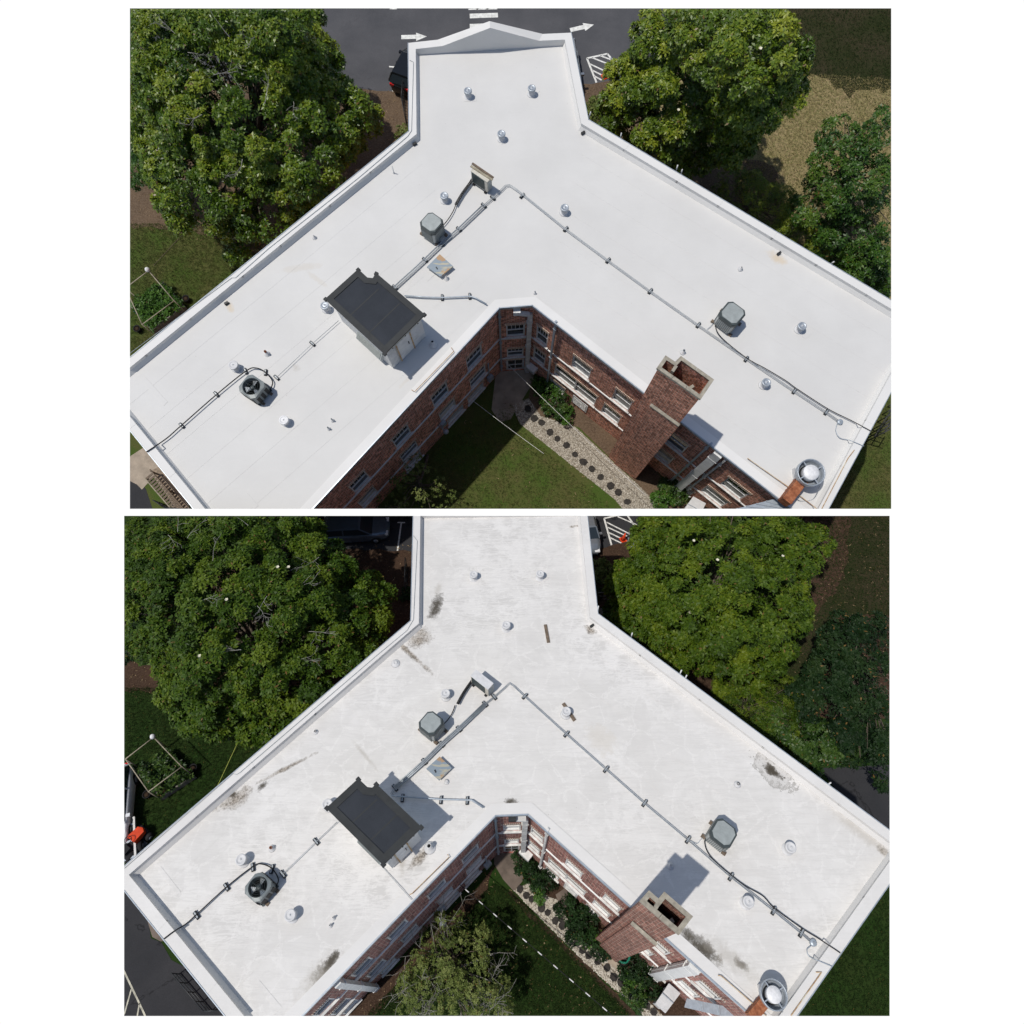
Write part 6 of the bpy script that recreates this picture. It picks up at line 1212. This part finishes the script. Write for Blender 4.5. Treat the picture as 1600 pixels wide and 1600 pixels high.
# ride-on mower: red hood, seat, steering wheel, deck and wheels
p = P.at(209, 1318, .3); t = thing('riding_mower', 'ride-on mower with red hood behind the left corner of stained roof', 'mower', (p.x, p.y, .0), R(60))
mb = MB(); mb.prism([(x*.9, y) for x, y in [(.1, -.25), (.75, -.22), (.85, 0), (.75, .22), (.1, .25)]], .45, [.85, .72, .68, .72, .85]); obj('hood', mb, 'plastic_orange', t); obj('chassis', MB().box((0, 0, .35), (1.6, .5, .18)), 'rubber_black', t); obj('mower_deck', MB().box((-.05, 0, .18), (.8, 1.1, .14)), 'cabinet_dark', t)
obj('seat', MB().box((-.4, 0, .6), (.42, .42, .12)), 'rubber_black', t); obj('backrest', MB().box((-.6, 0, .82), (.1, .42, .4)), 'rubber_black', t); mb = MB(); mb.tube([(math.cos(a*.3927)*.17 + .05, math.sin(a*.3927)*.17, 1.0) for a in range(17)], .018, 6); mb.tube([(.05, 0, 1.0), (.2, 0, .7)], .02, 6); obj('steering_wheel', mb, 'rubber_black', t)
for (x, y, r) in ((-.5, -.42, .3), (-.5, .42, .3), (.6, -.36, .2), (.6, .36, .2)): wheel(t, x, y, r)
p = P.at(194, 1330, .6); t = thing('flat_trailer', 'pale flat trailer rails beside the mower at the left edge', 'trailer', (p.x, p.y, 0), R(-68)); [obj('rail', MB().box((0, y, .55), (3., .1, .12)), 'painted_dirty', t) for y in (-.5, .5)]; [obj('cross_bar', MB().box((x, 0, .5), (.1, 1., .08)), 'galvanised', t) for x in (-1.2, -.4, .4, 1.2)]; [wheel(t, 0, y, .28) for y in (-.66, .66)]
cone(974, 841, 'orange traffic cone on the hatched bay of the dark road', .1)
rq = [P.at(982, 836, .4), P.at(1004, 840, .4), P.at(1006, 878, .1), P.at(986, 878, .1)]; t = thing('ramp', 'pale aluminium ramp left of the right magnolia, stained plot', 'ramp', (rq[0].x, rq[0].y, 0)); b0 = Vector((rq[0].x, rq[0].y, 0)); mb = MB(); mb.prism([(v.x, v.y) for v in rq], [.28, .28, .05, .05], [.42, .42, .12, .12]); obj('deck', mb.shift(b0), 'galvanised', t)
for a, b in ((0, 3), (1, 2)): mb = MB(); mb.tube([rq[a]+Vector((0, 0, .5)), rq[b]+Vector((0, 0, .6))], .03, 6); [mb.tube([rq[a].lerp(rq[b], k/3)-Vector((0, 0, .1)), rq[a].lerp(rq[b], k/3)+Vector((0, 0, .5))], .025, 6) for k in range(4)]; obj('side_rail', mb.shift(b0), 'galvanised', t)
wire('cable', 'black wire with white sleeves strung across the dark courtyard lawn', (716, 1380), 2.4, (1010, 1632), 3.0, 'rubber_black', .016, .1, 'reflective_white')
wire('cord', 'yellow rope running over the dark lawn to the left parapet', (388, 1125), .1, (338, 1232), .3, 'rope_yellow', .015, 0)
wire('cord', 'thin grey lead draped from the dark shed to the eave, stained roof', (597, 1354), 8.95, (643, 1406), 9.0, 'conduit_metal', .010, 0)
wall_item('left', 673, 1418, 2.2, 'small lamp on an arm on the brick courtyard wall below stained roof', 'lamp'); wall_item('left', 760, 1354, 1.0, 'grey meter box near the corner of the stained courtyard wall', 'meter'); wall_item('right', 825, 1334, 1.0, 'small window air conditioner beside the corner downspout, stained courtyard', 'unit')
hooded_unit([(1046, 1536), (1064, 1552), (1040, 1583), (1024, 1568)], 1.6, 'white hooded cabinet at the foot of the right wing, stained courtyard')
awning([(1074, 1560), (1170, 1580), (1180, 1600), (1070, 1574)], 5.6, 'flat metal awning at the right end of the stained courtyard')
# hose coiled on a stand
p = P.at(974, 1493, .5); t = thing('garden_hose', 'green garden hose coiled on a dark reel by the chimney', 'hose', (p.x, p.y, .02)); mb = MB(); mb.tube([(math.cos(a*.35)*(.24+.012*(a % 7)), math.sin(a*.35)*(.24+.012*((a*3) % 7)), .42+.0018*a) for a in range(110)], .022, 6); obj('coil', mb, 'hose_green', t); mb = MB(); mb.lathe([(.34, 0), (.36, .36), (.30, .38), (.12, .40), (0, .40)], 20); obj('pot', mb, 'stone_dark', t)

# =================================================================== cut every plot at its edges, set it in place
def finish(pl, M):
    bpy.context.view_layer.update(); pn = pl.planes(); O = Vector((0, 0, H)); x0, y0, x1, y1 = pl.rect
    for o in list(pl.objs):
        if o.type != 'MESH': continue
        me = o.data; n = len(me.vertices)
        if n == 0: continue
        co = np.empty(n*3, np.float32); me.vertices.foreach_get('co', co); co = co.reshape(-1, 3); m = np.array(o.matrix_world); pw = co @ m[:3, :3].T + m[:3, 3]
        d = np.stack([(pw - np.array(O)) @ np.array(k) for k in pn], 1)
        if d.max() <= .001: continue
        if (d > -.001).all(0).any():
            pl.objs.remove(o); o['gone'] = 1
            for c in list(pl.objs):
                if c.parent == o: pl.objs.remove(c); bpy.data.objects.remove(c)
            bpy.data.objects.remove(o); continue
        bm = bmesh.new(); bm.from_mesh(me); bm.transform(o.matrix_world)
        for i, k in enumerate(pn):
            if d[:, i].max() <= .001: continue
            r = bmesh.ops.bisect_plane(bm, geom=bm.verts[:] + bm.edges[:] + bm.faces[:], dist=1e-5, plane_co=O, plane_no=k, clear_outer=True)
            if len(bm.faces) < 60000:
                ed = [e for e in r['geom_cut'] if isinstance(e, bmesh.types.BMEdge) and e.is_valid and e.is_boundary]
                if ed and o.name.split('.')[0] not in ('wall_',): 
                    try: bmesh.ops.triangle_fill(bm, edges=ed, use_beauty=True)
                    except Exception: pass
        bm.transform(o.matrix_world.inverted())
        if len(bm.verts) == 0:
            bm.free(); pl.objs.remove(o)
            for c in list(pl.objs):
                if c.parent == o: pl.objs.remove(c); bpy.data.objects.remove(c)
            bpy.data.objects.remove(o); continue
        nm = bpy.data.meshes.new(me.name); bm.to_mesh(nm); bm.free()
        for mt in me.materials: nm.materials.append(mt)
        o.data = nm
    for o in list(pl.objs):
        if o.type == 'EMPTY' and not any(c.parent == o for c in pl.objs): pl.objs.remove(o); bpy.data.objects.remove(o)
    for o in pl.objs:
        if o.parent is None: o.matrix_world = M @ o.matrix_basis
bpy.context.view_layer.update()
finish(UP, Matrix.Identity(4))
finish(LO, Matrix.Translation((0, 0, H)) @ Matrix.Rotation(TH_UP - TH_LOW, 4, 'X') @ Matrix.Scale(LOW_SCALE, 4) @ Matrix.Translation((0, 0, -H)))
